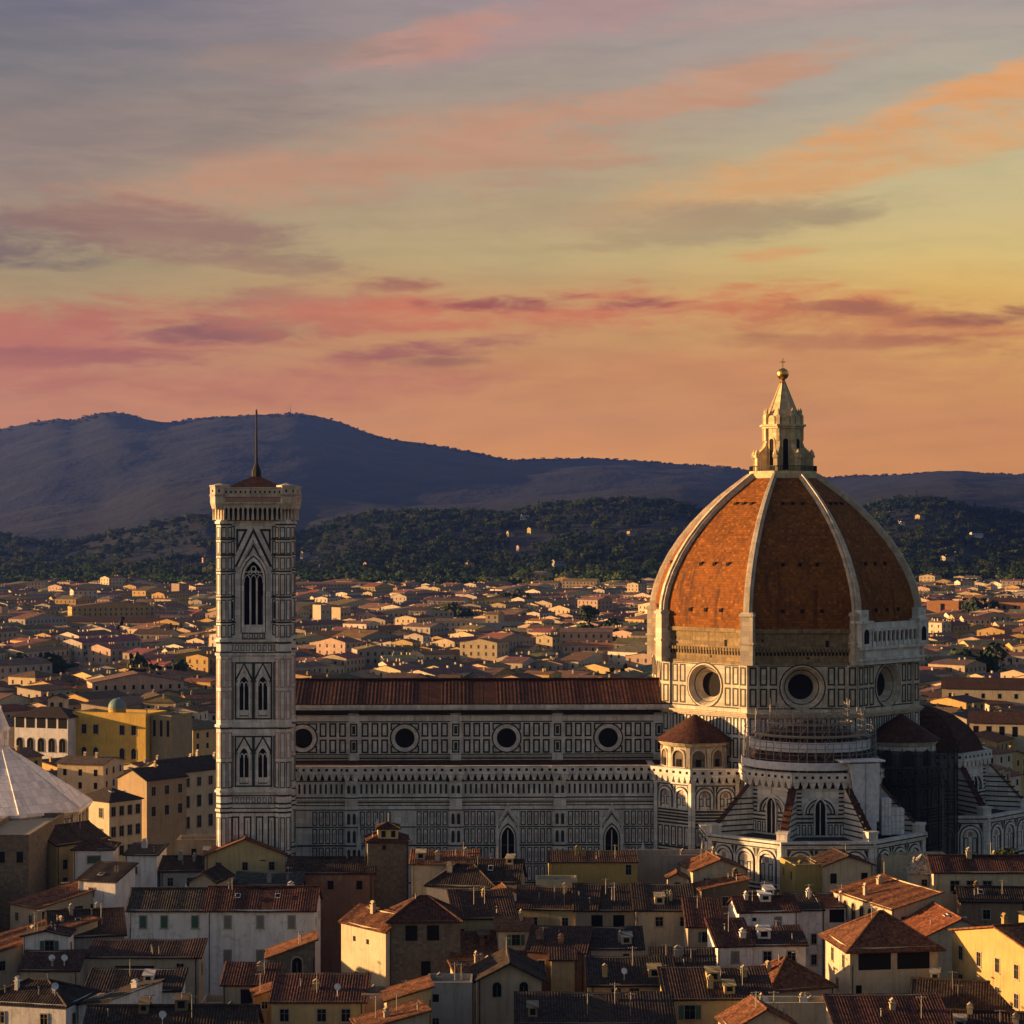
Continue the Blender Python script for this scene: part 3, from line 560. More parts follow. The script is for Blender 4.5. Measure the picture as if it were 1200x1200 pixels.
for i in range(4):
    m = (BAYS[i] + BAYS[i + 1]) / 2; T = Tr(m, -AW)
    if i < 2:
        z0, zs, w = 15.0, 23.0, 2.5; b = MB(T)
        b.ring(arch_pts(w + 1.9, z0, zs, True), arch_pts(w + .9, z0, zs, True), -.35, .02, 0); b.ring(arch_pts(w + .9, z0, zs, True), arch_pts(w + .5, z0, zs, True), -.2, .02, 1); b.ring(arch_pts(w + .5, z0, zs, True), arch_pts(w, z0, zs, True), -.28, .02, 0)
        for s in (-1, 1): b.box(s * 2.1 - .2, s * 2.1 + .2, -.5, .02, z0, 27.2); b.prism(ngon(.3, 4, 45, (s * 2.1, -.3)), 27.2, 28.6, 0, ngon(.02, 4, 45, (s * 2.1, -.3)))
        b.ring([(2.3, 26.0), (0, 29.4), (-2.3, 26.0)], [(1.8, 26.0), (0, 28.6), (-1.8, 26.0)], -.45, .02, 0); b.plate([(-1.8, 26.0), (1.8, 26.0), (0, 28.6)], -.1, .02, 0); b.ring([(1.3, 26.2), (0, 28.0), (-1.3, 26.2)], [(.95, 26.3), (0, 27.6), (-.95, 26.3)], -.15, .02, 1); b.lathe([(0, 29.3), (.25, 29.6), (0, 30.1)], 5, 0, (0, -.3))
        o = part(b, 'lancet_window', MG); b = MB(T); b.plate(arch_pts(w, z0, zs, True), -.05, .02, 0); b.box(-.1, .1, -.15, 0, z0, 24.5, 1); part(b, 'glass', [GLASS, MARBLE], o)
    b = MB(T @ (Tr(6.2, 0) if i == 0 else Tr(-3.0, 0) if i == 1 else Tr(-5.2, 0) if i == 2 else Tr(-4.6, 0)))          # gabled side door
    if i in (0, 2, 3):
        top = 20.5 if i == 0 else 25.5
        b.ring(arch_pts(6.2, top - 9.5, top - 7.0, True), arch_pts(4.4, top - 9.5, top - 7.0, True), -.7, .02, 0); b.plate(arch_pts(4.4, 0, top - 7.0, True), -.3, .02, 1)
        b.ring([(3.4, top - 5.5), (0, top), (-3.4, top - 5.5)], [(2.6, top - 5.5), (0, top - 1.3), (-2.6, top - 5.5)], -.9, .02, 0); b.ring([(2.6, top - 5.5), (0, top - 1.3), (-2.6, top - 5.5)], [(2.2, top - 5.5), (0, top - 2.0), (-2.2, top - 5.5)], -.6, .02, 1); b.lathe([(0, top - .4), (.5, top + .3), (.3, top + .9), (0, top + 1.5)], 6, 0, (0, -.5))
        for s in (-1, 1): b.box(s * 3.6 - .45, s * 3.6 + .45, -1.0, .02, 0, top - 3.5, 0); b.prism(ngon(.6, 4, 45, (s * 3.6, -.5)), top - 3.5, top + 1.2, 0, ngon(.03, 4, 45, (s * 3.6, -.5))); b.plate(arch_pts(.5, top - 7, top - 5, True, 3, s * 3.6), -1.03, -.9, 1)
        b.plate(arch_pts(2.6, 0, 8, True), -.45, -.2, 3)
        part(b, 'side_portal', MG)

# tribunes, exedrae
def arcade_face(b, h, z0, z1, n, w=.35):
    s = 2 * h / n
    for i in range(n):
        c = -h + s * (i + .5); rr = s * .40; zs = z1 - rr - .7
        b.ring(arch_pts(2 * rr, z0, zs, False, 6, c), arch_pts(2 * rr - .9, z0, zs, False, 6, c), -.28, .02, 0); b.ring(arch_pts(2 * rr + .5, z0, zs, False, 6, c), arch_pts(2 * rr, z0, zs, False, 6, c), -.07, .02, 1)
        b.ring(arch_pts(2 * rr - .9, z0, zs, False, 6, c), arch_pts(2 * rr - 1.3, z0, zs, False, 6, c), -.1, .02, 1)
        for u in (-.3, .3): b.frame(c + u * rr * 1.4 - .45, c + u * rr * 1.4 + .45, z0 + .5, zs - .3, .16, .06, 1)
        for u_ in (-1, 1): b.face([(c + u_ * s / 2 - u_ * .12, -.05, z1 - .35), (c + u_ * (s / 2 - rr * .42), -.05, z1 - .35), (c + u_ * s / 2 - u_ * .12, -.05, zs + rr * .35)][::u_], 1)
        b.plate(arch_pts(.9, zs - .1, zs + rr * .25, False, 4, c), -.05, .02, 2)
    band(b, -h, h, z1, z1 + .5, .35); b.box(-h, h, -.06, .02, z1 - .3, z1 - .08, 1)
def tribune(ang, scaffolded):
    c0 = Rz(ang) @ Vector((0, -35 if scaffolded else -29.5, 0)); base = Tr(c0.x, c0.y) @ Rz(ang)
    R1, R2 = 13.0, 22.0; low = MB(base); up = MB(base)
    low.prism(ngon(R2), 0, 26.0, 0); up.prism(ngon(R1), 26.0, 36.4, 0)
    sides = (-90, -45, 0, 45, 90)
    for a in sides:
        low.T = base @ oct_T(a, APO(R2)); h = HALF(R2)
        arcade_face(low, h - .9, 19.0, 25.6, 3)
        for z in (18.3, 17.5, 16.7, 15.9, 15.1, 14.2, 9.5): low.box(-h, h, -.08, .02, z, z + .4, 1)
        row(low, -h + 1, h - 1, 10, 13.8, 8, .5, .25)
        for s in (-1, 1): low.box(s * (h - .4) - .45, s * (h - .4) + .45, -.3, .1, 0, 26.0, 0)
        low.prism([(-h - .25, -.6), (h + .25, -.6), (h - .4, 1.0), (-h + .4, 1.0)], 26.0, 26.9, 0); low.box(-h, h, -.64, -.5, 26.25, 26.5, 1)
        up.T = base @ oct_T(a, APO(R1)); h = HALF(R1); gallery(up, -h - .35, h + .35, 37.2, 1.2, 1.0)
        rr = 3.3; zs = 30.9
        up.ring(arch_pts(2 * rr, zs - .1, zs, False, 10), arch_pts(2 * rr - .9, zs - .1, zs, False, 10), -.35, .02, 0); up.ring(arch_pts(2 * rr - .9, zs, zs, False, 10), arch_pts(2 * rr - 1.5, zs, zs, False, 10), -.1, .02, 1); up.ring(arch_pts(2 * rr - 2.2, zs, zs, False, 10), arch_pts(2 * rr - 2.7, zs, zs, False, 10), -.1, .02, 1)
        for i in range(7): q = R(22.5 * (i + 1)); up.box(math.cos(q) * 2.1 - .12, math.cos(q) * 2.1 + .12, -.1, .02, zs + math.sin(q) * 2.1 - .12, zs + math.sin(q) * 2.1 + .12, 1)
        for z, t in [(29.1 + .78 * i, .34) for i in range(9)]:
            for s in (-1, 1): x0, x1 = (1.3 if z < 31 else 3.5, h) if s > 0 else (-h, -1.3 if z < 31 else -3.5); up.box(x0, x1, -.08, .02, z, z + t, 1)
        for s in (-1, 1): row(up, *((1.4, h - .3) if s > 0 else (-h + .3, -1.4)), 26.9, 28.9, 3, .3, .18)
        w = MB(up.T); w.ring(arch_pts(2.4, 26.9, 32.0, True, 5), arch_pts(1.9, 26.9, 32.0, True, 5), -.4, .02, 0); w.ring(arch_pts(1.9, 26.9, 32.0, True, 5), arch_pts(1.6, 26.9, 32.0, True, 5), -.25, .02, 1); o = part(w, 'lancet_window', MG)
        w = MB(up.T); w.plate(arch_pts(1.7, 26.9, 32.0, True, 5), -.06, .02, 0); w.box(-.09, .09, -.2, 0, 26.9, 33, 1); part(w, 'glass', [GLASS, MARBLE], o)
    part(low, 'chapel_wall', MG); part(up, 'tribune_wall', MG)
    for a in (-67.5, -22.5, 22.5, 67.5):
        b = MB(base @ Rz(a)); pr = [(-21.5, 26.2), (-12.4, 26.2), (-12.4, 36.2), (-13.3, 35.8), (-20.2, 28.4), (-21.5, 28.0)]
        for sx in (-.55, .55): b.face([(sx, y, z) for y, z in (pr if sx < 0 else pr[::-1])], 0)
        for p, q in zip(pr, pr[1:] + pr[:1]): b.face([(-.55, p[0], p[1]), (.55, p[0], p[1]), (.55, q[0], q[1]), (-.55, q[0], q[1])], 0)
        tile = [(-13.2, 36.1), (-20.4, 28.6)]
        b.face([(-.8, -20.5, 28.5), (.8, -20.5, 28.5), (.8, -13.2, 36.2), (-.8, -13.2, 36.2)], 1, [(0, 0), (1.6, 0), (1.6, 10), (0, 10)])
        b.box(-1.0, 1.0, -22.0, -20.0, 26.2, 28.3, 0); b.box(-1.15, 1.15, -22.2, -19.8, 28.3, 28.7, 0)
        for sx in (-1, 1): [b.box(sx * .56 - .02, sx * .56 + .02, -21.4 + max(0, z_ - 28) * .92, -12.4, z_, z_ + .28, 2) for z_ in (27.0, 28.0, 29.0, 30.0, 31.0, 32.0, 33.0)]
        part(b, 'sloping_buttress', [MARBLE, NAVE_TILE, GREEN])
    b = MB(base); b.prism(ngon(R2 - .6), 26.0, 26.6, 0, ngon(R1 - .5), cap=False); part(b, 'chapel_roof', SLATE)
    b = MB(base); prof = [(12.6, 37.0), (12.4, 38.6), (11.3, 41.0), (9.3, 43.4), (6.2, 45.6), (2.4, 47.0), (.3, 47.4)]
    for k in range(8):
        b.T = base @ Rz(45 * k); v = 0
        for (r0, z0), (r1, z1) in zip(prof, prof[1:]):
            L = math.hypot(r1 - r0, z1 - z0); b.face([(-HALF(r0), -APO(r0), z0), (HALF(r0), -APO(r0), z0), (HALF(r1), -APO(r1), z1), (-HALF(r1), -APO(r1), z1)], 0, [(9 - HALF(r0), v), (9 + HALF(r0), v), (9 + HALF(r1), v + L), (9 - HALF(r1), v + L)]); v += L
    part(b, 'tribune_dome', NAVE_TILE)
tribune(0, True); tribune(90, False)
for sx in (-1, 1):                                                # small round exedrae on the diagonal sides
    c = (20.6 * sx, -20.6); b = MB(); a0 = 180 if sx < 0 else 225
    low = MB(); low.prism(ngon(12.0, 8, 22.5, (17.5 * sx, -17.5)), 0, 36.0, 0)
    for a in (0, 45 * sx, 90 * sx):
        low.T = oct_T(a, APO(12.0), (17.5 * sx, -17.5)); h = HALF(12.0); gallery(low, -h - .4, h + .4, 36.0, 1.2, 1.0)
        arcade_face(low, h - .5, 29.5, 34.2, 2); arcade_face(low, h - .5, 15.5, 20.2, 2)
        for z in (28.8, 28.2, 27.6, 27.0, 26.3, 21.6, 20.9, 14.6): low.box(-h, h, -.1, .02, z, z + .35, 1)
        row(low, -h + .4, h - .4, 22.0, 25.9, 5, .4, .25, True)
        for s in (-1, 1): low.box(s * (h - .3) - .35, s * (h - .3) + .35, -.3, .1, 0, 35, 0)
    part(low, 'exedra_base', MG)
    b.T = Tr(*c); b.lathe([(6.4, 36.0), (6.4, 41.3), (6.9, 41.6), (7.3, 42.1), (7.3, 42.5)], 32)
    for k in range(10):
        b.T = Tr(*c) @ Rz(36 * k + 18) @ Tr(0, -6.4); b.box(-.42, .42, -.4, .3, 37.2, 41.3); b.T = Tr(*c) @ Rz(36 * k) @ Tr(0, -6.4)
        b.ring(arch_pts(3.0, 37.5, 39.5, False, 8), arch_pts(2.5, 37.5, 39.5, False, 8), -.3, .4); b.box(-1.7, 1.7, -.3, .3, 36.9, 37.5)
    eo = part(b, 'exedra_wall', MARBLE_WARM if sx < 0 else MARBLE)  # sun warmth put into the west exedra's colour, the shaded east one stays plain
    for k in range(10): b = MB(Tr(*c) @ Rz(36 * k) @ Tr(0, -6.4)); b.plate(arch_pts(2.5, 37.5, 39.5, False, 8), -.04, .3); b.box(-.5, .5, -.2, 0, 37.5, 39.0, 1); part(b, 'niche', [PIETRA, VOID], eo)
    b = MB(Tr(*c)); n = 48
    for i in range(n):
        a, e = R(360 / n * i), R(360 / n * (i + 1)); b.face([(7.8 * math.cos(a), 7.8 * math.sin(a), 42.4), (7.8 * math.cos(e), 7.8 * math.sin(e), 42.4), (.3 * math.cos(e), .3 * math.sin(e), 47.3), (.3 * math.cos(a), .3 * math.sin(a), 47.3)], 0, [(i * 1.0, 0), (i + 1.0, 0), (i + .6, 9), (i + .4, 9)])
    b.lathe([(0, 42.3), (7.8, 42.3)], 24); part(b, 'exedra_roof', NAVE_TILE)
# far-side counterpart of the aisle, seen only from another position
b = MB(); b.box(XW, XE, NW, AW, 0, 36.0); part(b, 'north_aisle', MARBLE)

# ---------------------------------------------------------------- scaffolding, sheeting and site cabins round the south tribune
scf = thing('scaffolding', 'grey tube scaffolding with plank decks wrapped round the top of the south apse', 'scaffolding', (CX, CY, 0), ROT)
fr = MB(Tr(0, -35)); lv = (38.6, 40.8, 43.0, 45.2, 47.4, 49.4)
for k in range(30):
    a = R(-200 + 220 * k / 29)
    for rr, top in ((12.6, 44.6), (10.4, 48.4 + 1.6 * rnd.random()), (7.6, 49.5 + 2.2 * rnd.random())):
        fr.tube((rr * math.cos(a), rr * math.sin(a), 38.4), (rr * math.cos(a), rr * math.sin(a), top), .07, n=4)
for rr, zs in ((12.6, lv[:4]), (10.4, lv[1:5]), (7.6, lv[3:])):
    for z in zs:
        for dz in (0, 1.0):
            for k in range(29):
                a, e = R(-200 + 220 * k / 29), R(-200 + 220 * (k + 1) / 29); fr.tube((rr * math.cos(a), rr * math.sin(a), z + dz), (rr * math.cos(e), rr * math.sin(e), z + dz), .06, n=4)
                if dz == 0 and k % 3 == 0: fr.tube((rr * math.cos(a), rr * math.sin(a), z), (rr * math.cos(e), rr * math.sin(e), z + 2.1), .05, n=4)
fr.obj('tube_frame', STEEL, scf)
for r0, r1, z, m, skirt in ((11.2, 13.0, 39.0, SHEET, 1.5), (9.6, 11.4, 42.2, SHEET, 1.9), (8.0, 10.6, 44.8, TRIM, .5), (6.2, 8.0, 46.9, TRIM, .4)):
    b = MB(Tr(0, -35)); b.lathe([(r0, z), (r1, z), (r1, z + .12), (r0, z + .12)], 36, 0, (0, 0), -200, 20); b.obj('deck', TRIM, scf)
    b = MB(Tr(0, -35)); b.lathe([(r1 + .1, z + .1), (r1 + .1, z + skirt), (r1 + .02, z + skirt), (r1 + .02, z + .1)], 36, 0, (0, 0), -200, 20); b.obj('toe_sheet', m, scf)
b = MB(Tr(0, -35)); b.lathe([(11.0, 40.6), (9.4, 42.0)], 40, 0, (0, 0), -200, 20); b.lathe([(9.4, 43.9), (7.0, 46.2)], 40, 0, (0, 0), -200, 20)
b.uv = [[(i * .8, 0), (i * .8 + .8, 0), (i * .8 + .8, 2), (i * .8, 2)] for i in range(len(b.uv))]; b.obj('tiled_step', NAVE_TILE, scf)
hoist = thing('covered_hoist', 'tall shaft wrapped in white sheeting with a flat canopy beside the apse', 'hoist tower', (CX, CY, 0), ROT)
b = MB(); b.prism([(7.0, -48.2), (11.0, -47.3), (10.3, -44.0), (6.4, -45.0)], 29.5, 40.4, 0, [(5.4, -48.6), (11.2, -47.2), (10.5, -43.8), (4.8, -45.2)]); b.prism([(8.0, -47.9), (10.6, -47.3), (10.0, -44.4), (7.6, -45.0)], 26.8, 29.5); b.obj('sheeting', SHEET, hoist)
b = MB(); b.prism([(3.6, -49.4), (12.2, -47.4), (11.4, -43.4), (3.0, -45.4)], 40.7, 41.0); b.obj('canopy', LEAD, hoist)
b = MB()
for p in ((5.2, -48.8), (8.4, -48.1), (11.4, -47.3)): b.tube((*p, 26.8), (*p, 40.7), .07, n=5)
b.obj('tube_frame', STEEL, hoist)
for (x, y, z, w, h, lab) in ((11.6, -47.0, 26.9, 1.8, 6.8, 'tall narrow white site cabin standing on the chapel roof'), (13.6, -46.2, 26.9, 2.4, 4.8, 'shorter wide white site cabin with panel joints on the chapel roof')):
    t = thing('site_cabin', lab, 'site cabin', (CX, CY, 0), ROT, 'white cabins on the chapel roof'); b = MB(Tr(x, y)); b.box(0, w, 0, 2.6, z, z + h); b.obj('body', SHEET, t)
    b = MB(Tr(x, y))
    for i in range(1, 3): b.box(w * i / 3 - .03, w * i / 3 + .03, -.04, .01, z, z + h)
    for i in range(1, 4): b.box(0, w, -.04, .01, z + h * i / 4 - .03, z + h * i / 4 + .03)
    b.obj('panel_frame', STEEL, t)
net = thing('netted_scaffold', 'dark netting on tall scaffold poles covering the shaded corner exedra', 'scaffolding', (CX, CY, 0), ROT)
b = MB(Tr(21.5, -22)); b.lathe([(9.8, 16), (9.8, 41.0)], 10, 0, (0, 0), 195, 340); b.obj('netting', NET, net)
b = MB(Tr(21.5, -22))
for k in range(11): a = R(195 + 14.5 * k); b.tube((9.9 * math.cos(a), 9.9 * math.sin(a), 0), (9.9 * math.cos(a), 9.9 * math.sin(a), 41.5), .09, n=5)
for z in (28, 34, 40): b.lathe([(9.9, z), (9.9, z + .15)], 10, 0, (0, 0), 195, 340)
b.obj('tube_frame', IRON, net)

# ---------------------------------------------------------------- bell tower
twr = thing('bell_tower', 'tall square marble bell tower with octagonal corners and a thin mast', 'bell tower', (-49.3, 428.0, 0), ROT); twr.scale = (.91, .91, 1)
CH = 6.9
shaft = MB(); corner = MB()
shaft.box(-CH, CH, -CH, CH, 0, 60.6, 0)
LV = [(0, 31.2), (35.2, 45.4), (48, 59.6), (63.0, 85.6)]
for k in range(4):
    T = Rz(90 * k) @ Tr(0, -CH); shaft.T = T
    W = CH; z0, z1 = 60.6, 86.0; op = arch_pts(4.0, 65.2, 74.6, True, 8)
    half = [(p[0], p[1]) for p in op[:len(op) // 2 + 1]]
    shaft.plate([(0, z0), (W, z0), (W, z1), (0, z1)] + half[::-1] + [(0, 65.2)], 0, 1.2, 0); l = [(-p[0], p[1]) for p in half]
    shaft.plate([(0, z0), (0, 65.2)] + l + [(0, z1), (-W, z1), (-W, z0)], 0, 1.2, 0)
    # belfry decoration
    shaft.ring(arch_pts(6.0, 64.6, 74.6, True), arch_pts(5.3, 64.6, 74.6, True), -.4, .02, 0); shaft.ring(arch_pts(5.3, 64.6, 74.6, True), arch_pts(4.9, 64.6, 74.6, True), -.22, .02, 1); shaft.ring(arch_pts(4.9, 64.6, 74.6, True), arch_pts(4.05, 64.6, 74.6, True), -.3, .02, 0)
    shaft.ring([(3.4, 77.0), (0, 83.4), (-3.4, 77.0)], [(2.8, 77.0), (0, 82.2), (-2.8, 77.0)], -.5, .02, 0); shaft.ring([(3.95, 77.0), (0, 84.4), (-3.95, 77.0)], [(3.4, 77.0), (0, 83.4), (-3.4, 77.0)], -.1, .02, 1)
    shaft.ring([(2.2, 77.6), (0, 81.4), (-2.2, 77.6)], [(1.8, 77.8), (0, 80.8), (-1.8, 77.8)], -.1, .02, 1); shaft.ring([(.8 * math.cos(R(a)), 78.9 + .8 * math.sin(R(a))) for a in range(0, 361, 30)], [(.5 * math.cos(R(a)), 78.9 + .5 * math.sin(R(a))) for a in range(0, 361, 30)], -.14, .02, 2)
    for s in (-1, 1):
        shaft.ring([(s * 1.2, 84.2), (s * 3.6, 84.2), (s * 3.6, 79.6), (s * 1.2, 84.2)][::s], [(s * 1.9, 83.8), (s * 3.2, 83.8), (s * 3.2, 81.2), (s * 1.9, 83.8)][::s], -.1, .02, 1)
        x0, x1 = (3.9, 5.3) if s > 0 else (-5.3, -3.9)
        for a, c in ((64.0, 66.2), (66.6, 71.0), (71.4, 75.8), (76.4, 79.0), (79.4, 82.0), (82.4, 84.8)): shaft.frame(x0, x1, a, c, .22, .06, 1); shaft.box((x0 + x1) / 2 - .2, (x0 + x1) / 2 + .2, -.05, .02, (a + c) / 2 - .5, (a + c) / 2 + .5, 2)
        shaft.plate(arch_pts(.8, 67.2, 70.0, True, 3, (x0 + x1) / 2), -.06, .02, 1)
        for z in (66.3, 71.1, 76.0, 79.1, 82.1): shaft.box(min(s * 3.7, s * W), max(s * 3.7, s * W), -.07, .02, z, z + .32, 1)
    shaft.frame(-2.4, 2.4, 63.2, 64.5, .15, .1, 1); row(shaft, -2.2, 2.2, 63.4, 64.4, 4, .3, .12)
    mu = MB(T)
    for u in (-.67, .67): mu.tube((u, .25, 65.2), (u, .25, 74.6), .2, n=8)
    for c in (-1.33, 0, 1.33): mu.ring(arch_pts(1.3, 74.0, 74.5, True, 4, c), arch_pts(1.0, 74.0, 74.5, True, 4, c), .1, .4, 0)
    cc = lambda r, x, z: [(x + r * math.cos(R(a)), z + r * math.sin(R(a))) for a in range(0, 361, 30)]
    mu.ring(cc(.62, 0, 76.6), cc(.42, 0, 76.6), .1, .4); mu.ring(cc(.45, -.72, 75.9), cc(.3, -.72, 75.9), .1, .4); mu.ring(cc(.45, .72, 75.9), cc(.3, .72, 75.9), .1, .4); mu.box(-2, 2, .1, .35, 65.2, 66.0)
    mu.box(-2.02, 2.02, .2, .35, 75.9, 76.1); part(mu, 'belfry_window', MARBLE, twr)
    for z0, z1 in ((34.6, 45.4), (47.4, 59.4)):                 # twin-light storeys
        hh = z1 - z0 - 1.2
        for c in (-1.95, 1.95):
            shaft.frame(c - 1.95, c + 1.95, z0 + .6, z1 - .5, .28, .1, 1)
            shaft.ring([(c + 1.55, z0 + hh * .74), (c, z1 - 1.0), (c - 1.55, z0 + hh * .74)], [(c + 1.05, z0 + hh * .74), (c, z1 - 2.0), (c - 1.05, z0 + hh * .74)], -.25, .02, 0); shaft.ring([(c + 1.9, z0 + hh * .76), (c, z1 - .5), (c - 1.9, z0 + hh * .76)], [(c + 1.5, z0 + hh * .7), (c, z1 - 1.25), (c - 1.5, z0 + hh * .7)], -.06, .02, 1)
            w = MB(T); zb, zs = z0 + 2.4, z0 + hh * .66
            w.ring(arch_pts(2.7, zb - 1.2, zs, True, 5, c), arch_pts(1.9, zb - 1.2, zs, True, 5, c), -.3, .02, 0); w.plate(arch_pts(1.9, zb - 1.2, zs, True, 5, c), -.08, .02, 1); w.plate(arch_pts(1.7, zb - 1.0, zb, False, 1, c)[0:1] + [(c + .95, zb), (c - .95, zb), (c - .85, zb - 1.0)], -.2, .02, 0); w.box(c - .1, c + .1, -.22, 0, zb, zs + .5, 0)
            for u in (-.45, .45): w.ring(arch_pts(.85, zs - .2, zs, True, 3, c + u), arch_pts(.6, zs - .2, zs, True, 3, c + u), -.2, .02, 0)
            part(w, 'twin_window', [MARBLE, GLASS], twr)
        for s in (-1, 1):
            x0, x1 = (4.15, 5.3) if s > 0 else (-5.3, -4.15); shaft.frame(x0, x1, z0 + .6, z1 - .5, .2, .1, 1)
            for a, c in ((z0 + 1.0, z0 + 2.6), (z0 + 3.0, z1 - 3.8), (z1 - 3.4, z1 - .9)): shaft.frame(x0 + .25, x1 - .25, a, c, .13, .06, 2)
    row(shaft, -5, 5, 22.8, 29.6, 4, .9, .3, True); row(shaft, -5, 5, 14, 21, 4, .9, .3, True); row(shaft, -5, 5, 4, 12, 4, .9, .3)
    for z in (30.2, 31.0, 31.9, 33.4, 46.2, 60.6, 62.4): shaft.box(-W, W, -.1, .02, z, z + .22, 1)
    for z, p in ((30.6, .3), (34.2, .45), (46.6, .4), (60.2, .35), (62.8, .45), (85.4, .3)): shaft.box(-W - .2, W + .2, -p, .02, z, z + .4, 0)
    row(shaft, -5.2, 5.2, 61.1, 62.2, 9, .4, .12); row(shaft, -5.2, 5.2, 32.2, 33.2, 9, .4, .12)
    corner.T = Rz(90 * k) @ Tr(-6.1, -6.1)
    corner.prism(ngon(1.8), 0, 86.0, 0)
    for z in (8, 14, 22, 30.2, 31.0, 31.9, 33.4, 46.2, 60.6, 62.4, 66.3, 71.1, 76.0, 79.1, 82.1, 84.9): corner.prism(ngon(1.86), z, z + .34, 1)
    for z, r in ((30.6, 2.05), (34.2, 2.2), (46.6, 2.15), (60.2, 2.1), (62.8, 2.2), (85.2, 2.1)): corner.prism(ngon(r), z, z + .45, 0)
    for q in range(8):
        T0 = corner.T; corner.T = T0 @ oct_T(45 * q, APO(1.8))
        for a, c in ((35, 40), (40.6, 45.6), (48, 53.5), (54.1, 59.6), (63.6, 66), (66.8, 70.8), (71.6, 75.7), (76.5, 78.8), (79.5, 81.8), (82.5, 84.6), (23, 29.5), (15, 21)): corner.frame(-.56, .56, a, c, .19, .05, 2 if a > 40 and a < 60 else 1)
        corner.T = T0
shaft.T = Matrix(); shaft.box(-5.0, 1.0, -3.0, 3.0, 60.7, 84.5, 3); shaft.box(1.0, 4.6, -3.0, 3.0, 71.5, 84.5, 3); shaft.box(-CH + 1.2, CH - 1.2, -CH + 1.2, CH - 1.2, 84.6, 86.0, 3)  # solid dark boxes added inside the belfry to stand for its shade
part(shaft, 'shaft', MG, twr); part(corner, 'corner_buttress', MG, twr)
crown = MB(); c8 = lambda r, k=2.6: [(-r + k, -r), (r - k, -r), (r, -r + k), (r, r - k), (r - k, r), (-r + k, r), (-r, r - k), (-r, -r + k)]
crown.prism(c8(7.5, 1.8), 85.8, 88.4, 1); crown.prism(c8(8.5), 88.4, 89.0, 0); crown.prism(c8(8.8), 89.0, 89.3, 0); crown.prism(c8(8.55), 89.3, 90.3, 2); crown.prism(c8(8.8), 90.3, 90.6, 0)
for poly in (c8(8.65),):
    for i in range(8):
        a, e = Vector(poly[i]), Vector(poly[(i + 1) % 8]); L = (e - a).length; U = (e - a) / L; ang = math.degrees(math.atan2(U.y, U.x)); crown.T = Tr(a.x, a.y) @ Rz(ang)
        crown.box(0, L, 0, .35, 90.6, 91.9, 0); crown.box(-.1, L + .1, -.12, .45, 91.9, 92.15, 0); crown.box(0, L, -.06, .02, 90.35, 90.5, 3)
        n = max(2, round(L / 1.05))
        for j in range(n + 1): crown.box(L * j / n - .14, L * j / n + .14, -.08, .1, 90.6, 91.9, 0)
        for j in range(n):
            x = L * (j + .5) / n; crown.box(x - .16, x + .16, -.03, .1, 91.0, 91.45, 3)
            o = arch_pts(L / n * .7, 86.2, 87.7, True, 3, x); crown.plate([(x + L / n / 2, 88.4), (x - L / n / 2, 88.4), (x - L / n / 2, 85.9)] + [(x - L / n * .2, 85.9)] + o[::-1][1:-1] + [(x + L / n * .2, 85.9), (x + L / n / 2, 85.9)], .05, .5, 0)
crown.T = Matrix()
for sx in (-1, 1):
    for sy in (-1, 1):
        c_ = (6.95 * sx, 6.95 * sy); crown.prism(ngon(1.75, 8, 22.5, c_), 88.0, 89.2, 0, ngon(2.15, 8, 22.5, c_)); crown.prism(ngon(2.15, 8, 22.5, c_), 89.2, 90.4, 0); crown.prism(ngon(2.3, 8, 22.5, c_), 90.4, 90.75, 2); crown.prism(ngon(2.15, 8, 22.5, c_), 90.75, 92.2, 0); crown.prism(ngon(2.3, 8, 22.5, c_), 92.2, 92.5, 0); crown.prism(ngon(2.0, 8, 22.5, c_), 92.5, 92.9, 0, ngon(.2, 8, 22.5, c_))
        for q in range(8): crown.T = oct_T(45 * q, APO(2.15), c_); crown.box(-.18, .18, -.03, .1, 91.2, 91.7, 3)
        crown.T = Matrix()
part(crown, 'crowning_gallery', [MARBLE_WARM, GREEN, PINK, VOID], twr)
b = MB(); rp = [(-8.1, -8.1), (8.1, -8.1), (8.1, 8.1), (-8.1, 8.1)]
for i in range(4): p, q = rp[i], rp[(i + 1) % 4]; tile_face(b, (*p, 91.0), (*q, 91.0), (0, 0, 94.7), (0, 0, 94.7))
part(b, 'tower_roof', NAVE_TILE, twr)
b = MB(); b.lathe([(1.0, 93.8), (1.0, 95.4), (.7, 96.0), (.3, 97.0), (.15, 106.4), (.24, 106.6), (.18, 107.1), (0, 107.4)], 8); part(b, 'mast', IRON, twr)

# ---------------------------------------------------------------- baptistery
bap = thing('baptistery', 'octagonal baptistery with a white pyramid roof and small lantern', 'baptistery', (-104.2, 452.0, 0), ROT); bap.scale = (.92, .92, .96)
b = MB(); b.prism(ngon(19.4), 0, 28.6, 0)
for k in range(8):
    b.T = oct_T(45 * k, APO(19.4)); h = HALF(19.4)
    band(b, -h, h, 23.0, 23.4, .3); band(b, -h, h, 18.4, 18.8, .3); band(b, -h - .3, h + .3, 28.0, 28.6, .7)
    for i in range(3):
        row(b, -h + 1 + i * (2 * h - 2) / 3, -h + 1 + (i + 1) * (2 * h - 2) / 3, 24.0, 27.4, 3, .3, .2); c = -h + 1 + (i + .5) * (2 * h - 2) / 3; b.ring(arch_pts(4.0, 10, 16, False, 6, c), arch_pts(3.2, 10, 16, False, 6, c), -.3, .02, 1)
    for i in range(4): u = -h + .6 + i * (2 * h - 1.2) / 3; b.box(u - .5, u + .5, -.35, .02, 0, 28, 0)
part(b, 'baptistery_wall', [MARBLE_WARM, GREEN, PINK, VOID], bap)
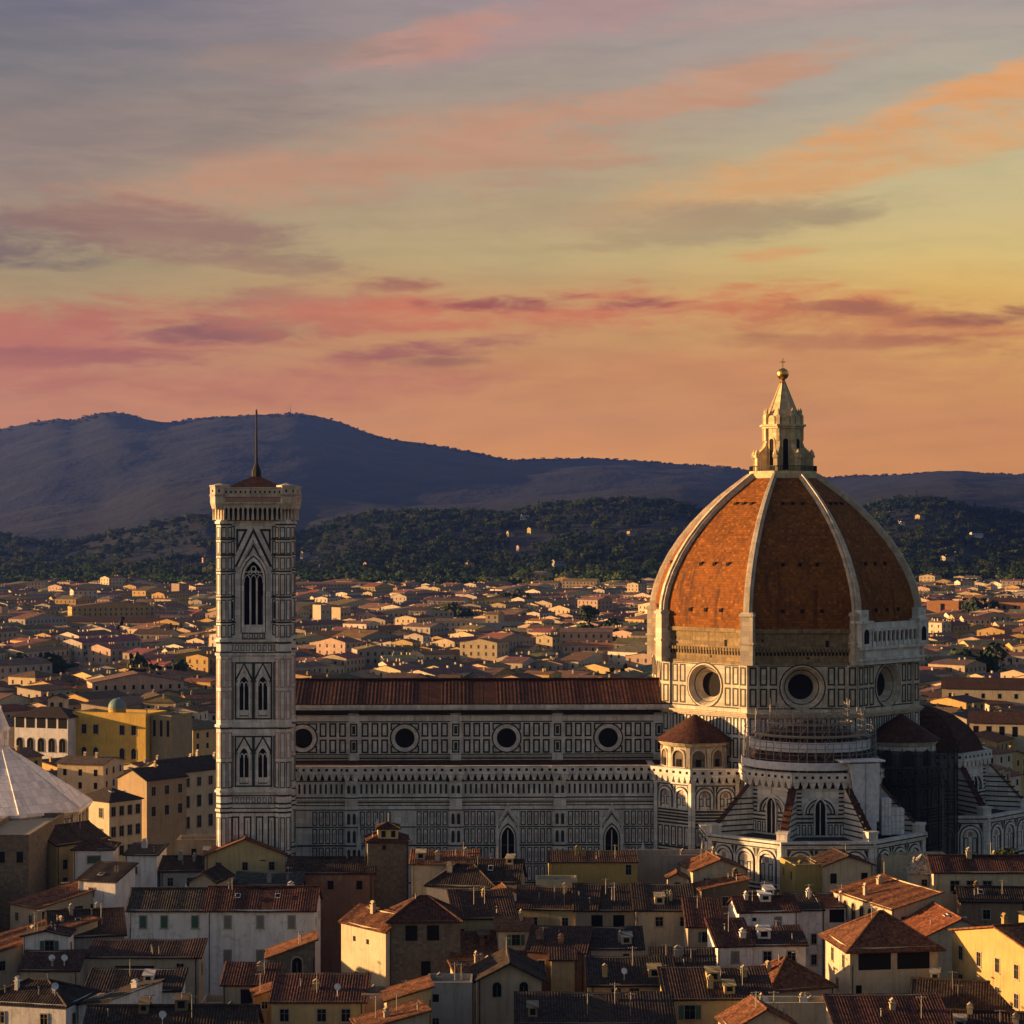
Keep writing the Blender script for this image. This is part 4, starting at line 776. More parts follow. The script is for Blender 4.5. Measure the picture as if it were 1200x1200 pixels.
b = MB(); b.prism(ngon(20.6), 28.6, 29.2, 0); b.prism(ngon(20.3), 29.2, 41.0, 0, ngon(1.9))
for k in range(8): b.T = Rz(45 * k + 22.5); b.tube((0, -20.2, 29.3), (0, -1.9, 41.05), .2, .14, 5)
part(b, 'baptistery_roof', LEAD, bap)
b = MB(); b.prism(ngon(2.0), 40.6, 41.4); b.prism(ngon(1.2), 41.4, 45.0)
for k in range(8): b.T = Rz(45 * k + 22.5); b.tube((0, -1.6, 41.4), (0, -1.6, 45.0), .22, n=6)
b.T = Matrix(); b.prism(ngon(2.1), 45.0, 45.6); b.prism(ngon(1.9), 45.6, 49.6, 0, ngon(.15)); b.lathe([(0, 49.5), (.35, 49.9), (0, 50.3)], 8); part(b, 'lantern', LEAD, bap)
# ---------------------------------------------------------------- houses
WIN = {}
def window_mesh(style, w, h):
    key = (style, round(w, 2), round(h, 2))
    if key in WIN: return WIN[key]
    b = MB(); x, z = w / 2, h / 2
    if style == 'a':
        zs = z - x; b.plate(arch_pts(w, -z, zs, False, 5), -.03, .02, 0); b.ring(arch_pts(w + .4, -z, zs, False, 5), arch_pts(w, -z, zs, False, 5), -.09, .02, 1); b.box(-x - .25, x + .25, -.14, .02, -z - .16, -z, 1); b.box(-.04, .04, -.06, 0, -z, zs, 3)
    elif style == 'b':
        b.box(-x, x, -.03, .02, -z, z, 4)
    elif style == 'v':
        b.box(-x, x, -.03, .02, -z, z, 0)
    else:
        b.box(-x, x, -.03, .02, -z, z, 0); b.frame(-x - .16, x + .16, -z - .16, z + .16, .16, .08, 1); b.box(-x - .26, x + .26, -.16, .02, -z - .22, -z - .12, 1)
        b.box(-.04, .04, -.06, 0, -z, z, 3); b.box(-x, x, -.06, 0, z * .25, z * .25 + .06, 3)
        if style == 's':
            for s in (-1, 1): b.box(s * (x + .1 + w * .25) - w * .23, s * (x + .1 + w * .25) + w * .23, -.13, -.06, -z, z, 2)
        if style == 'c':
            b.box(-x, -.03, -.11, -.05, -z, z, 2); b.box(.03, x, -.11, -.05, -z, z, 2)
            for i in range(1, 6): b.box(-x, x, -.125, -.1, -z + h * i / 6 - .03, -z + h * i / 6 + .03, 2)
    o = b.obj('window', [GLASS, TRIM, WOOD, WOOD, VOID]); WIN[key] = o.data; bpy.data.objects.remove(o); return WIN[key]
SHUT = [(.06, .09, .06), (.12, .09, .06), (.16, .17, .17), (.05, .11, .08), (.2, .19, .17)]
def wall_mesh(kind, w, d, z, rise, base=-.3):
    b = MB(); f = lambda *p: b.face(p, 0)
    if kind == 'gx':
        f((0, 0, base), (w, 0, base), (w, 0, z), (0, 0, z)); f((w, d, base), (0, d, base), (0, d, z), (w, d, z))
        f((w, 0, base), (w, d, base), (w, d, z), (w, d / 2, z + rise), (w, 0, z)); f((0, d, base), (0, 0, base), (0, 0, z), (0, d / 2, z + rise), (0, d, z))
    elif kind == 'gy':
        f((0, 0, base), (w, 0, base), (w, 0, z), (w / 2, 0, z + rise), (0, 0, z)); f((w, d, base), (0, d, base), (0, d, z), (w / 2, d, z + rise), (w, d, z))
        f((w, 0, base), (w, d, base), (w, d, z), (w, 0, z)); f((0, d, base), (0, 0, base), (0, 0, z), (0, d, z))
    else:
        zz = {'sf': (z, z, z + rise, z + rise), 'sl': (z, z + rise, z + rise, z), 'sr': (z + rise, z, z, z + rise)}.get(kind, (z,) * 4)
        c = [(0, 0), (w, 0), (w, d), (0, d)]
        for i in range(4): j = (i + 1) % 4; f((*c[i], base), (*c[j], base), (*c[j], zz[j]), (*c[i], zz[i]))
    return b
def roof_mesh(kind, w, d, z, rise, o, cor):
    b = MB(); T = lambda *a: tile_face(b, *a, 0, cor); e = .02; cap = []
    if kind == 'gx':
        k = rise / (d / 2) * o; zr = z + rise + e
        T((-o, -o, z - k + e), (w + o, -o, z - k + e), (w + o, d / 2, zr), (-o, d / 2, zr)); T((w + o, d + o, z - k + e), (-o, d + o, z - k + e), (-o, d / 2, zr), (w + o, d / 2, zr)); cap = [((-o, d / 2, zr), (w + o, d / 2, zr))]
    elif kind == 'gy':
        k = rise / (w / 2) * o; zr = z + rise + e
        T((-o, d + o, z - k + e), (-o, -o, z - k + e), (w / 2, -o, zr), (w / 2, d + o, zr)); T((w + o, -o, z - k + e), (w + o, d + o, z - k + e), (w / 2, d + o, zr), (w / 2, -o, zr)); cap = [((w / 2, -o, zr), (w / 2, d + o, zr))]
    elif kind == 'hip':
        m = min(w, d) / 2; k = rise / m * o; zr = z + rise + e; c = [(-o, -o, z - k + e), (w + o, -o, z - k + e), (w + o, d + o, z - k + e), (-o, d + o, z - k + e)]
        if w >= d: r0, r1 = (m, d / 2, zr), (w - m + 1e-3, d / 2, zr); T(c[0], c[1], r1, r0); T(c[2], c[3], r0, r1); T(c[1], c[2], r1, r1); T(c[3], c[0], r0, r0)
        else: r0, r1 = (w / 2, m, zr), (w / 2, d - m, zr); T(c[0], c[1], r0, r0); T(c[2], c[3], r1, r1); T(c[1], c[2], r1, r0); T(c[3], c[0], r0, r1)
        cap = [(r0, r1), (c[0], r0), (c[3], r0 if w >= d else r1), (c[1], r1 if w >= d else r0), (c[2], r1)]
    elif kind in ('sf', 'sl', 'sr'):
        L = d if kind == 'sf' else w; k = rise / L * o; a, c = z - k + e, z + rise + k + e
        if kind == 'sf': T((-o, -o, a), (w + o, -o, a), (w + o, d + o, c), (-o, d + o, c))
        if kind == 'sl': T((-o, d + o, a), (-o, -o, a), (w + o, -o, c), (w + o, d + o, c))
        if kind == 'sr': T((w + o, -o, a), (w + o, d + o, a), (-o, d + o, c), (-o, -o, c))
    else:
        b.face([(0, 0, z - .9), (w, 0, z - .9), (w, d, z - .9), (0, d, z - .9)])
    if cor:
        for p, q in cap:
            if (Vector(p) - Vector(q)).length > .1: b.tube(p, q, .2, n=6)
    return b
AUTO = []
def gone(px, py): return False
def house(label, P, Y, w, d, a=0, kind='gx', rise=2.0, wc=(.5, .43, .33), rc=(.24, .10, .06), win=(), cor=True, o=.45, ch=1, ant=0, dish=0, name='town_house', cat='house', group=None, wallmat=None, base=None, sky=0, seed=None):
    """P: photo position (px, py) of the near front corner at its eave; Y: distance; the front runs w along angle a, the depth d goes back."""
    p = world_at(P[0], P[1], Y); z = p.z
    r = random.Random(int(P[0] * 31 + P[1] * 17) if seed is None else seed)
    root = thing(name, label, cat, (p.x, p.y, 0), a, group)
    wb = wall_mesh(kind, w, d, z - .9 if kind == 'flat' else z, rise)
    if kind == 'flat':
        for q in ((0, w, 0, .3), (0, w, d - .3, d), (0, .3, .3, d - .3), (w - .3, w, .3, d - .3)): wb.box(q[0], q[1], q[2], q[3], z - .9, z)
        wb.box(-.08, w + .08, -.08, .38, z, z + .12)
    wo = wb.obj('wall', wallmat or PLASTER, root, color=wc)
    ro = roof_mesh(kind, w, d, z, rise, o, cor).obj('roof', TILE if kind != 'flat' else TRIM, root, color=rc)
    for face, us, dz, style, ww, wh in win:
        L = w if face == 'f' else d
        if isinstance(us, int): us = [(i + .5) / us for i in range(us)]
        wm = window_mesh(style, ww, wh); sc_ = r.choice(SHUT)
        for u in us:
            loc = {'f': (u * L, 0, z - dz), 'l': (0, L * (1 - u), z - dz), 'r': (w, u * L, z - dz)}[face]
            link('window', wm, root, sc_, loc, {'f': 0, 'l': R(-90), 'r': R(90)}[face])
    def surf(x, y):
        if kind == 'gx': return z + rise * (1 - abs(y - d / 2) / (d / 2))
        if kind == 'gy': return z + rise * (1 - abs(x - w / 2) / (w / 2))
        if kind == 'hip': m = min(w, d) / 2; return z + rise * min(1, min(x, w - x, y, d - y) / m)
        if kind == 'sf': return z + rise * y / d
        if kind == 'sl': return z + rise * x / w
        if kind == 'sr': return z + rise * (1 - x / w)
        return z - .9
    for i in range(ch):
        x, y = r.uniform(.15, .85) * w, r.uniform(.25, .8) * d; h = surf(x, y); s = r.uniform(.22, .5); t_ = r.uniform(.35, 1.1)
        b = MB(); b.box(x - s, x + s, y - .35, y + .35, h - .7, h + t_); b.box(x - s - .1, x + s + .1, y - .45, y + .45, h + t_, h + t_ + .12); b.box(x - s * .6, x + s * .6, y - .2, y + .2, h + t_ + .12, h + t_ + .4); b.plate([(x - s - .05, h + t_ + .4), (x + s + .05, h + t_ + .4), (x, h + t_ + .75)], y - .4, y + .4)
        b.obj('chimney', PLASTER, ro, color=tuple(c * .8 for c in wc))
    for i in range(ant + (1 if cor and r.random() < .45 else 0)):
        x, y = r.uniform(.2, .8) * w, r.uniform(.2, .7) * d; h = surf(x, y); H = r.uniform(1.6, 3.2); b = MB()
        b.tube((x, y, h - .2), (x, y, h + H), .05, n=5); b.tube((x - .7, y, h + H * .92), (x + .7, y + .2, h + H * .92), .05, n=4)
        for k in range(5): b.tube((x - .6 + .3 * k, y - .35, h + H * .92), (x - .6 + .3 * k, y + .45, h + H * .92), .035, n=4)
        b.obj('antenna', STEEL, ro)
    if cor and kind != 'flat' and w > 5:                            # rain pipe and a couple of vents
        u = w * (.03 if r.random() < .5 else .97); b = MB(); b.tube((u, -.09, 4), (u, -.09, z - .1), .07, n=5); b.obj('downpipe', IRON, root)
        for i in range(r.choice((1, 2, 3))):
            x, y = r.uniform(.1, .9) * w, r.uniform(.15, .6) * d; h = surf(x, y); b = MB(); q = r.random()
            if q < .5: b.tube((x, y, h - .1), (x, y, h + r.uniform(.5, .9)), .1, n=6); b.lathe([(.16, h + .9), (.16, h + .98), (0, h + 1.05)], 6, 0, (x, y)); b.obj('vent_pipe', STEEL, ro)
            elif q < .75 and kind in ('sf', 'gx') and w > 7:
                s = r.uniform(.6, 1.0); zt = h + r.uniform(.9, 1.3); b.box(x - s, x + s, y, y + 2.2, h - .5, zt, 0); b.box(x - s * .55, x + s * .55, y - .03, y + .01, h + .2, zt - .2, 1); b.face([(x - s - .2, y - .3, zt + .02), (x + s + .2, y - .3, zt + .02), (x + s + .2, y + 2.4, zt + .45), (x - s - .2, y + 2.4, zt + .45)], 2); b.face([(x - s, y, zt), (x + s, y, zt), (x + s, y + 2.2, zt + .38), (x - s, y + 2.2, zt + .38)][::-1], 0); b.obj('dormer', [PLASTER, GLASS, TILE], ro, color=tuple(c * .9 for c in wc))
    for i in range(dish):
        x, y = r.uniform(.15, .85) * w, .2 * d; h = surf(x, y); b = MB(Tr(x, y, h)); b.tube((0, 0, -.2), (0, 0, 1.0), .05, n=5)
        b.T = Tr(x, y, h + 1.2) @ Matrix.Rotation(R(65), 4, 'X') @ Matrix.Rotation(R(20), 4, 'Y'); b.lathe([(0, -.12), (.25, -.1), (.45, -.02), (.5, .05)], 14); b.obj('satellite_dish', SHEET, ro)
    for i in range(sky):
        x, y = r.uniform(.25, .75) * w, d * .28; h = surf(x, y); k = math.atan2(surf(x, y + .1) - h, .1); b = MB(Tr(x, y, h + .14) @ Matrix.Rotation(k, 4, 'X')); b.box(-.45, .45, -.6, .6, 0, .1, 1); b.box(-.36, .36, -.5, .5, .1, .115, 0); b.obj('skylight', [GLASS, SHEET], ro)
    return root
def fg(label, P, z, w, d, **k):
    q = random.Random(int(P[0] * 17 + P[1] * 5)); win = list(k.pop('win', ())); fr = [x for x in win if x[0] == 'f']
    tell = any(x in label for x in ('blank', 'bare', 'one ', 'two ', 'three ', 'four ', 'tiny window')); win0 = list(win)
    if fr and len(fr) == 1 and fr[0][3] in 'pscv' and fr[0][5] < 2.5: win.append(('f', fr[0][1], fr[0][2] + 3.5, q.choice('pps'), fr[0][4], fr[0][5]))
    if not any(x[0] == 'l' for x in win) and k.get('a', 0) > 5: win.append(('l', 2 if d > 7 else 1, 2.2, q.choice('pv'), .9, 1.4))
    if not any(x[0] == 'r' for x in win) and P[0] < 500: win.append(('r', 2 if d > 7 else 1, 2.4, q.choice('pv'), .9, 1.4))
    if not fr and k.get('kind') != 'flat': win.append(('f', max(1, int(w / 4.5)), 2.2, q.choice('psp'), 1.0, 1.5))
    return house_at(label, P, z, w, d, win=win0 if tell else win, **k)
def house_at(label, P, z, w, d, **k): return house(label, P, (CAM_Z - z) * FOC / (P[1] - HY), w, d, **k)
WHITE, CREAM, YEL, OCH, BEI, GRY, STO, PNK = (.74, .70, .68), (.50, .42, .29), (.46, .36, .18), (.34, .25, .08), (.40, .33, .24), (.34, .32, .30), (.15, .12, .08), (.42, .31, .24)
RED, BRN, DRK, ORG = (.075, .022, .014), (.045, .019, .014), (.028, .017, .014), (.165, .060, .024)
# --- foreground, left
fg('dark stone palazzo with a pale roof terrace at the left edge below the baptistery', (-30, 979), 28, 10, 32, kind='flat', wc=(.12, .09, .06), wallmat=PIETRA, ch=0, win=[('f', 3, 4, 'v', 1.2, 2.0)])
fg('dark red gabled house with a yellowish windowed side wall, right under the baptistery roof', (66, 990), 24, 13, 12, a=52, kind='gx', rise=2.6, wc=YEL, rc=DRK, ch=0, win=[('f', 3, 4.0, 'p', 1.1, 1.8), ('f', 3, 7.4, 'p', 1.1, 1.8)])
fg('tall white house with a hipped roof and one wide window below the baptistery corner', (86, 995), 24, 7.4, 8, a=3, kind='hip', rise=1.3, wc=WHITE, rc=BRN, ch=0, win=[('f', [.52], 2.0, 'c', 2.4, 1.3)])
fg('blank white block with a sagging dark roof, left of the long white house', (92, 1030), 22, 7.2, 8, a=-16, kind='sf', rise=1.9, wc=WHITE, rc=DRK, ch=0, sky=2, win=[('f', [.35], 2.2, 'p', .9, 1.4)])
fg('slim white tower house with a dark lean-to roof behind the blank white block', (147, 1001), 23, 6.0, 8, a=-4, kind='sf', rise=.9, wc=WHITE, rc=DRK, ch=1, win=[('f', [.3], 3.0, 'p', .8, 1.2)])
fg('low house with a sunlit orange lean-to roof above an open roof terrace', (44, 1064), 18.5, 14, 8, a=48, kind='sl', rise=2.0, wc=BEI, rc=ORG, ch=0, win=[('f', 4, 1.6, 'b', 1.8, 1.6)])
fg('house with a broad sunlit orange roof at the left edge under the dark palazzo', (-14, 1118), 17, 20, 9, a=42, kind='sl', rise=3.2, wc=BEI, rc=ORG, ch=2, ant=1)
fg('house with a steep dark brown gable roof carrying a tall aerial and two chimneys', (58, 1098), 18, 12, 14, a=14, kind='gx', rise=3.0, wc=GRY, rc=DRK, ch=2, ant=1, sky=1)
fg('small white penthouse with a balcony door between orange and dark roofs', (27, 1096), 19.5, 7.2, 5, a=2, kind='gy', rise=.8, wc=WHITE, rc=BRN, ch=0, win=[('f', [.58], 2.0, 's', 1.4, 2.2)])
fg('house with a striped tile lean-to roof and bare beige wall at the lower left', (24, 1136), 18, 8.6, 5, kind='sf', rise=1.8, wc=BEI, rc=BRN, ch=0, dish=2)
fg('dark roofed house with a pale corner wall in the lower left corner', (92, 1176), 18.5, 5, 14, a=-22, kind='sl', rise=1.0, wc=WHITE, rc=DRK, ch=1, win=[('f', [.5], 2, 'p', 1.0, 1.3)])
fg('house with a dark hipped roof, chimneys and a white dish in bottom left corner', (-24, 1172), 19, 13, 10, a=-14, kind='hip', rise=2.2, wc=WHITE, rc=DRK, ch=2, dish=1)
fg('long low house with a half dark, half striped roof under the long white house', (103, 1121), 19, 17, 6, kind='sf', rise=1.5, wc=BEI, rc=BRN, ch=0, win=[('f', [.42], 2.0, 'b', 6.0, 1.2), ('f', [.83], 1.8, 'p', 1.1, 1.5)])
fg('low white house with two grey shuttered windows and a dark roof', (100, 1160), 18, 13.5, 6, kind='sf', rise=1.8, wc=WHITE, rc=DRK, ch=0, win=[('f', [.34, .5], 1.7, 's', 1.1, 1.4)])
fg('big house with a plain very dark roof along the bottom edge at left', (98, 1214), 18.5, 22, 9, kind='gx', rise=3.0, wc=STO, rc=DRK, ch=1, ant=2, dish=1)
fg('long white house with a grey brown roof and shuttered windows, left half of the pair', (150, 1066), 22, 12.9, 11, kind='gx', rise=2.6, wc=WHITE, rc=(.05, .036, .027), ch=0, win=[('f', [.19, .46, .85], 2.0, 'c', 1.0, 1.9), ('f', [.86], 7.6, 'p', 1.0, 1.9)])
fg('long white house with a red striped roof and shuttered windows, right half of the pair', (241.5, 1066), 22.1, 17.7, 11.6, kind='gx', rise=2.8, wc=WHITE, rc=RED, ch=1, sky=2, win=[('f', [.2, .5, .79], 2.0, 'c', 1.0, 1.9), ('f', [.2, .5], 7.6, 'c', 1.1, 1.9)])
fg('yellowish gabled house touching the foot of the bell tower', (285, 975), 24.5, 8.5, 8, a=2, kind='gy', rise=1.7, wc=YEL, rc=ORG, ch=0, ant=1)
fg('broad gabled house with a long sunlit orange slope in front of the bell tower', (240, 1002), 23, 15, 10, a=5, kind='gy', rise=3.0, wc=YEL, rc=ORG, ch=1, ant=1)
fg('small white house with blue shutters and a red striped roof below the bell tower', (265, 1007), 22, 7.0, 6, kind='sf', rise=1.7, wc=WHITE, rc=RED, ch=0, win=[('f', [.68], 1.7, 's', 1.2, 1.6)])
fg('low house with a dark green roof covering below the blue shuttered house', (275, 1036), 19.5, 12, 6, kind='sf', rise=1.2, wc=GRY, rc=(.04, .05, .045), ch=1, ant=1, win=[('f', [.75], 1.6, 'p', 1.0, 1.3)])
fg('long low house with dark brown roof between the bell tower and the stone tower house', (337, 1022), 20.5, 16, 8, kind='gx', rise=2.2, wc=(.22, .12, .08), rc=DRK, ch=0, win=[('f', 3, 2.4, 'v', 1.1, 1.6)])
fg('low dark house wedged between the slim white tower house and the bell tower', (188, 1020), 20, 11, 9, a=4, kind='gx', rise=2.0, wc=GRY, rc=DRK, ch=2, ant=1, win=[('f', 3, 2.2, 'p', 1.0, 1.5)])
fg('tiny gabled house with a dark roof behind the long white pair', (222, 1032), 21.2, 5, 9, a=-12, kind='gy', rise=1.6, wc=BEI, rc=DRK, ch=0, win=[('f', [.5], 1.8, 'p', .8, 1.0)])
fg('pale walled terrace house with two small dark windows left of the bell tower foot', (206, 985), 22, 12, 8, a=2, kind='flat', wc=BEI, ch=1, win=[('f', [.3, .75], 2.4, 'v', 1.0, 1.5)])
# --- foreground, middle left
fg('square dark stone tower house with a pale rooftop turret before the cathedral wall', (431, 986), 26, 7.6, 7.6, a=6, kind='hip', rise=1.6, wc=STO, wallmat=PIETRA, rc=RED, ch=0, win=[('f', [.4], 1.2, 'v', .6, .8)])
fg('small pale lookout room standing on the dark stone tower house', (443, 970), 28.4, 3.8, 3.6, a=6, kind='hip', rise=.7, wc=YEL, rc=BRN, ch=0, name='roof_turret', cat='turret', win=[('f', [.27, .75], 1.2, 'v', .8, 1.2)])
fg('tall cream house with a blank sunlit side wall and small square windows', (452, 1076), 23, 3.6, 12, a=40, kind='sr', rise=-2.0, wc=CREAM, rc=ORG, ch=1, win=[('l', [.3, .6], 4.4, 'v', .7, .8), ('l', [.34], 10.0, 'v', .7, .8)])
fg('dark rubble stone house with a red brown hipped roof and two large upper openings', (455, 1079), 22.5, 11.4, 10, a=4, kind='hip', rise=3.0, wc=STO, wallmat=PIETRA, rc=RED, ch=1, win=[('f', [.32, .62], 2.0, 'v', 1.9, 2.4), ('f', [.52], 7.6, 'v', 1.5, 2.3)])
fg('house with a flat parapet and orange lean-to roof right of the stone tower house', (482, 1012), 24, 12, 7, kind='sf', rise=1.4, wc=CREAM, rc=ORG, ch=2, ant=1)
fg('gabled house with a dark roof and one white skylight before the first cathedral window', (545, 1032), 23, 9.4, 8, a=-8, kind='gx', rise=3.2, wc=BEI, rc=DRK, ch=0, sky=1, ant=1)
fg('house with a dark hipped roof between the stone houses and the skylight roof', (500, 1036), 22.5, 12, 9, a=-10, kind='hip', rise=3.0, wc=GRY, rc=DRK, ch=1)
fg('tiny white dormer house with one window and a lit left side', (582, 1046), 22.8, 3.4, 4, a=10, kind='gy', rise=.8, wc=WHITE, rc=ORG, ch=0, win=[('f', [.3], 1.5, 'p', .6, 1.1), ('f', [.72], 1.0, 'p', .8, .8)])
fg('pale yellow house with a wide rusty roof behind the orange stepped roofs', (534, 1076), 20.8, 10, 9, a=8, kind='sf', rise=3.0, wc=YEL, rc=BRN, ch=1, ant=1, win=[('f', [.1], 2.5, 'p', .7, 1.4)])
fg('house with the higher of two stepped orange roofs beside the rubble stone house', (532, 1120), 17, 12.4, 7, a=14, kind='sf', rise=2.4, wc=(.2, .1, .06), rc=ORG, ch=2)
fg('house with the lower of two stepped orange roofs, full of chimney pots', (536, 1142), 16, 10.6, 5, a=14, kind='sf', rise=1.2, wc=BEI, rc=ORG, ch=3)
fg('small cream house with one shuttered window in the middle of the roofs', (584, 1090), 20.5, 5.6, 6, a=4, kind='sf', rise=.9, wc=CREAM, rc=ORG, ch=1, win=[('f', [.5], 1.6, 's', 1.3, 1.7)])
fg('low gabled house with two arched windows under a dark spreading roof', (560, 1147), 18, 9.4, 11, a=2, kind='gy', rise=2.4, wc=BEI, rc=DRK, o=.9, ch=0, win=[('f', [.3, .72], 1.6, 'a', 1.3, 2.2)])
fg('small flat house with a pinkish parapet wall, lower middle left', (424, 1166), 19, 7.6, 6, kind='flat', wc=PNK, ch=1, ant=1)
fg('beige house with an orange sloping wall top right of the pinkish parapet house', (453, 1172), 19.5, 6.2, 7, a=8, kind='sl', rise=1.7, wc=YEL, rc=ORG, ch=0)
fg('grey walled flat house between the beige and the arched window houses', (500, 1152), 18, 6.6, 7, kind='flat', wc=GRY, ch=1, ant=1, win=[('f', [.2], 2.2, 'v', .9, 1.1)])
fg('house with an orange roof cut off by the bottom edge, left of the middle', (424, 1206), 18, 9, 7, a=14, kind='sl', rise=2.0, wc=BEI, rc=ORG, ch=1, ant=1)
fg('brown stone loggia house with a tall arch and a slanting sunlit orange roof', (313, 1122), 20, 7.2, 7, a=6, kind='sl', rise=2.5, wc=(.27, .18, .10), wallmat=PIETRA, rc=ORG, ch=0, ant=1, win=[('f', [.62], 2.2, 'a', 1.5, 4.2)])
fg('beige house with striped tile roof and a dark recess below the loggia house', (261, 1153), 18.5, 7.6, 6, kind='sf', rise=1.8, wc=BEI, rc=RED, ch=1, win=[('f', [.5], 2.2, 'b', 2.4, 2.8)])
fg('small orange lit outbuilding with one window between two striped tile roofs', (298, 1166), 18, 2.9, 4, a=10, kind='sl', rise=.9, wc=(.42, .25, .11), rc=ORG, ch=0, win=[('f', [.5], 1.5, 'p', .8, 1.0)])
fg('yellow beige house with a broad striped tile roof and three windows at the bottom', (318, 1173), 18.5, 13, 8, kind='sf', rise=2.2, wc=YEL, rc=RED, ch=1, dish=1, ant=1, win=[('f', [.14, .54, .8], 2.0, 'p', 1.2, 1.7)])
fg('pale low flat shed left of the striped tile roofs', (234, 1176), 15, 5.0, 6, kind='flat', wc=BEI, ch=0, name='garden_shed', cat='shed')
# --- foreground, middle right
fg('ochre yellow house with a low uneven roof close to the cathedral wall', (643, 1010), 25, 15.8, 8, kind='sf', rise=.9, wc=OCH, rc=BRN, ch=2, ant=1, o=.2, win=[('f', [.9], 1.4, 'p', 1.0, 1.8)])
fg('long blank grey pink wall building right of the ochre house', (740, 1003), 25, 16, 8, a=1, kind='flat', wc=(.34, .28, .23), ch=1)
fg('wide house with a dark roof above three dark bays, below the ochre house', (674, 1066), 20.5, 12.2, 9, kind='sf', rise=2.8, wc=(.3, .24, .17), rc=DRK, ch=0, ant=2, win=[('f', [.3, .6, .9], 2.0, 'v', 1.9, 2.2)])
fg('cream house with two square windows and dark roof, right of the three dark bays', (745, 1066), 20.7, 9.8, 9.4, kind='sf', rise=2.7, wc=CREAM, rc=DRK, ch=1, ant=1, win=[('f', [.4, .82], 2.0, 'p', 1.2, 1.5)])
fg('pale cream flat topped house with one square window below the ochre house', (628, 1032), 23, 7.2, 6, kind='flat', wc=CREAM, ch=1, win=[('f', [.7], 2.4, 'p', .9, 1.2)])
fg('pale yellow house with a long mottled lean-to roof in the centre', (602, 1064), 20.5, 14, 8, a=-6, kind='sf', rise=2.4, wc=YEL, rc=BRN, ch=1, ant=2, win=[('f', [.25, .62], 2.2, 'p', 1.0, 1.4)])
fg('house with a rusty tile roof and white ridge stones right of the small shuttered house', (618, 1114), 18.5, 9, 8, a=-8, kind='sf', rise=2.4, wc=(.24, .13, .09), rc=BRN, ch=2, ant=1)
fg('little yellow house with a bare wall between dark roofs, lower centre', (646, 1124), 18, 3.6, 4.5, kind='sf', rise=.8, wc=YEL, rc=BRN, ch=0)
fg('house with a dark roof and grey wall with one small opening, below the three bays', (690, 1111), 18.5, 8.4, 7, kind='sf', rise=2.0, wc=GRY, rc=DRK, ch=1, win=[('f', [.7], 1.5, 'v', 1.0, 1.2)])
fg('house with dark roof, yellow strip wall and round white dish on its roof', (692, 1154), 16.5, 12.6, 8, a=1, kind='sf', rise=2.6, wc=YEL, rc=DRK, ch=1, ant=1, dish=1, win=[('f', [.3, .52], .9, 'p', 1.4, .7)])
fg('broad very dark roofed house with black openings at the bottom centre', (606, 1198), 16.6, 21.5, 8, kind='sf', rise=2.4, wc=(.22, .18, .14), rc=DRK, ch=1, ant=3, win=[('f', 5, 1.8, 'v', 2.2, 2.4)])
fg('house with a plain dark red roof in front of the cream two window house', (764, 1144), 17, 9.4, 9, a=-3, kind='sf', rise=2.6, wc=GRY, rc=DRK, ch=2, ant=1)
fg('yellow walled house with a long brown striped roof and a dark shuttered window', (781, 1170), 17.5, 15.2, 9, a=2, kind='sf', rise=2.6, wc=YEL, rc=BRN, ch=2, ant=2, win=[('f', [.22], 2.0, 's', 1.5, 2.0), ('f', [.85], 2.0, 'v', 1.4, 2.0)])
fg('tiny gabled roof cottage with a dark doorway below the grey pink wall', (783, 1028), 23.5, 3.2, 3.2, kind='gy', rise=.8, wc=BEI, rc=ORG, ch=0, win=[('f', [.5], 2.0, 'v', 1.0, 2.2)])
fg('beige house with grey shutters and a steep reddish striped roof', (806, 1085), 20, 5.6, 8, kind='sf', rise=3.0, wc=BEI, rc=RED, ch=0, win=[('f', [.5], 1.8, 's', 1.0, 1.7)])
# --- foreground, right
fg('cream gabled house with a sunlit end wall just left of the apse chapels', (812, 1020), 24, 10, 9, a=10, kind='gy', rise=1.9, wc=CREAM, rc=ORG, ch=1, ant=1)
fg('house with a small sunlit orange lean-to roof below the cream gabled house', (822, 1042), 22, 8.4, 6, a=8, kind='sl', rise=1.6, wc=STO, rc=ORG, ch=1)
fg('white walled house with striped roofs, a dark green door and tiny window', (866, 1068), 21, 10, 8, a=7, kind='gx', rise=1.7, wc=WHITE, rc=RED, ch=1, ant=1, win=[('f', [.66], 2.4, 'c', 1.0, 2.6), ('f', [.26], 1.4, 'v', .7, .6)])
fg('white house with a green shuttered window under a steep striped roof', (841, 1108), 19.5, 5.6, 7, a=8, kind='sf', rise=2.8, wc=WHITE, rc=RED, ch=1, win=[('f', [.5], 1.9, 'c', 1.1, 1.7)])
fg('white house with two dark windows under a low ragged roof beside the green shutter', (880, 1107), 19.4, 8.6, 7.6, a=2, kind='sf', rise=1.5, wc=WHITE, rc=BRN, ch=1, ant=1, win=[('f', [.3, .74], 2.0, 'p', 1.2, 1.8)])
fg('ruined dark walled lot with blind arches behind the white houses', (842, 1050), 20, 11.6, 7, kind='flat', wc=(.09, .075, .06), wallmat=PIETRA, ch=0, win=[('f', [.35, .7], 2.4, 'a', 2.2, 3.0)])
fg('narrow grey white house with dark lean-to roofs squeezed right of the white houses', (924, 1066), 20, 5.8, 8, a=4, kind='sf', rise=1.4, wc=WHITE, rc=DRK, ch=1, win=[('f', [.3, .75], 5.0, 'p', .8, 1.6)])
fg('shaded mustard house with a thin sunlit left edge below the apse', (932, 1014), 24.5, 5.4, 10, a=9, kind='flat', wc=OCH, ch=1, win=[])
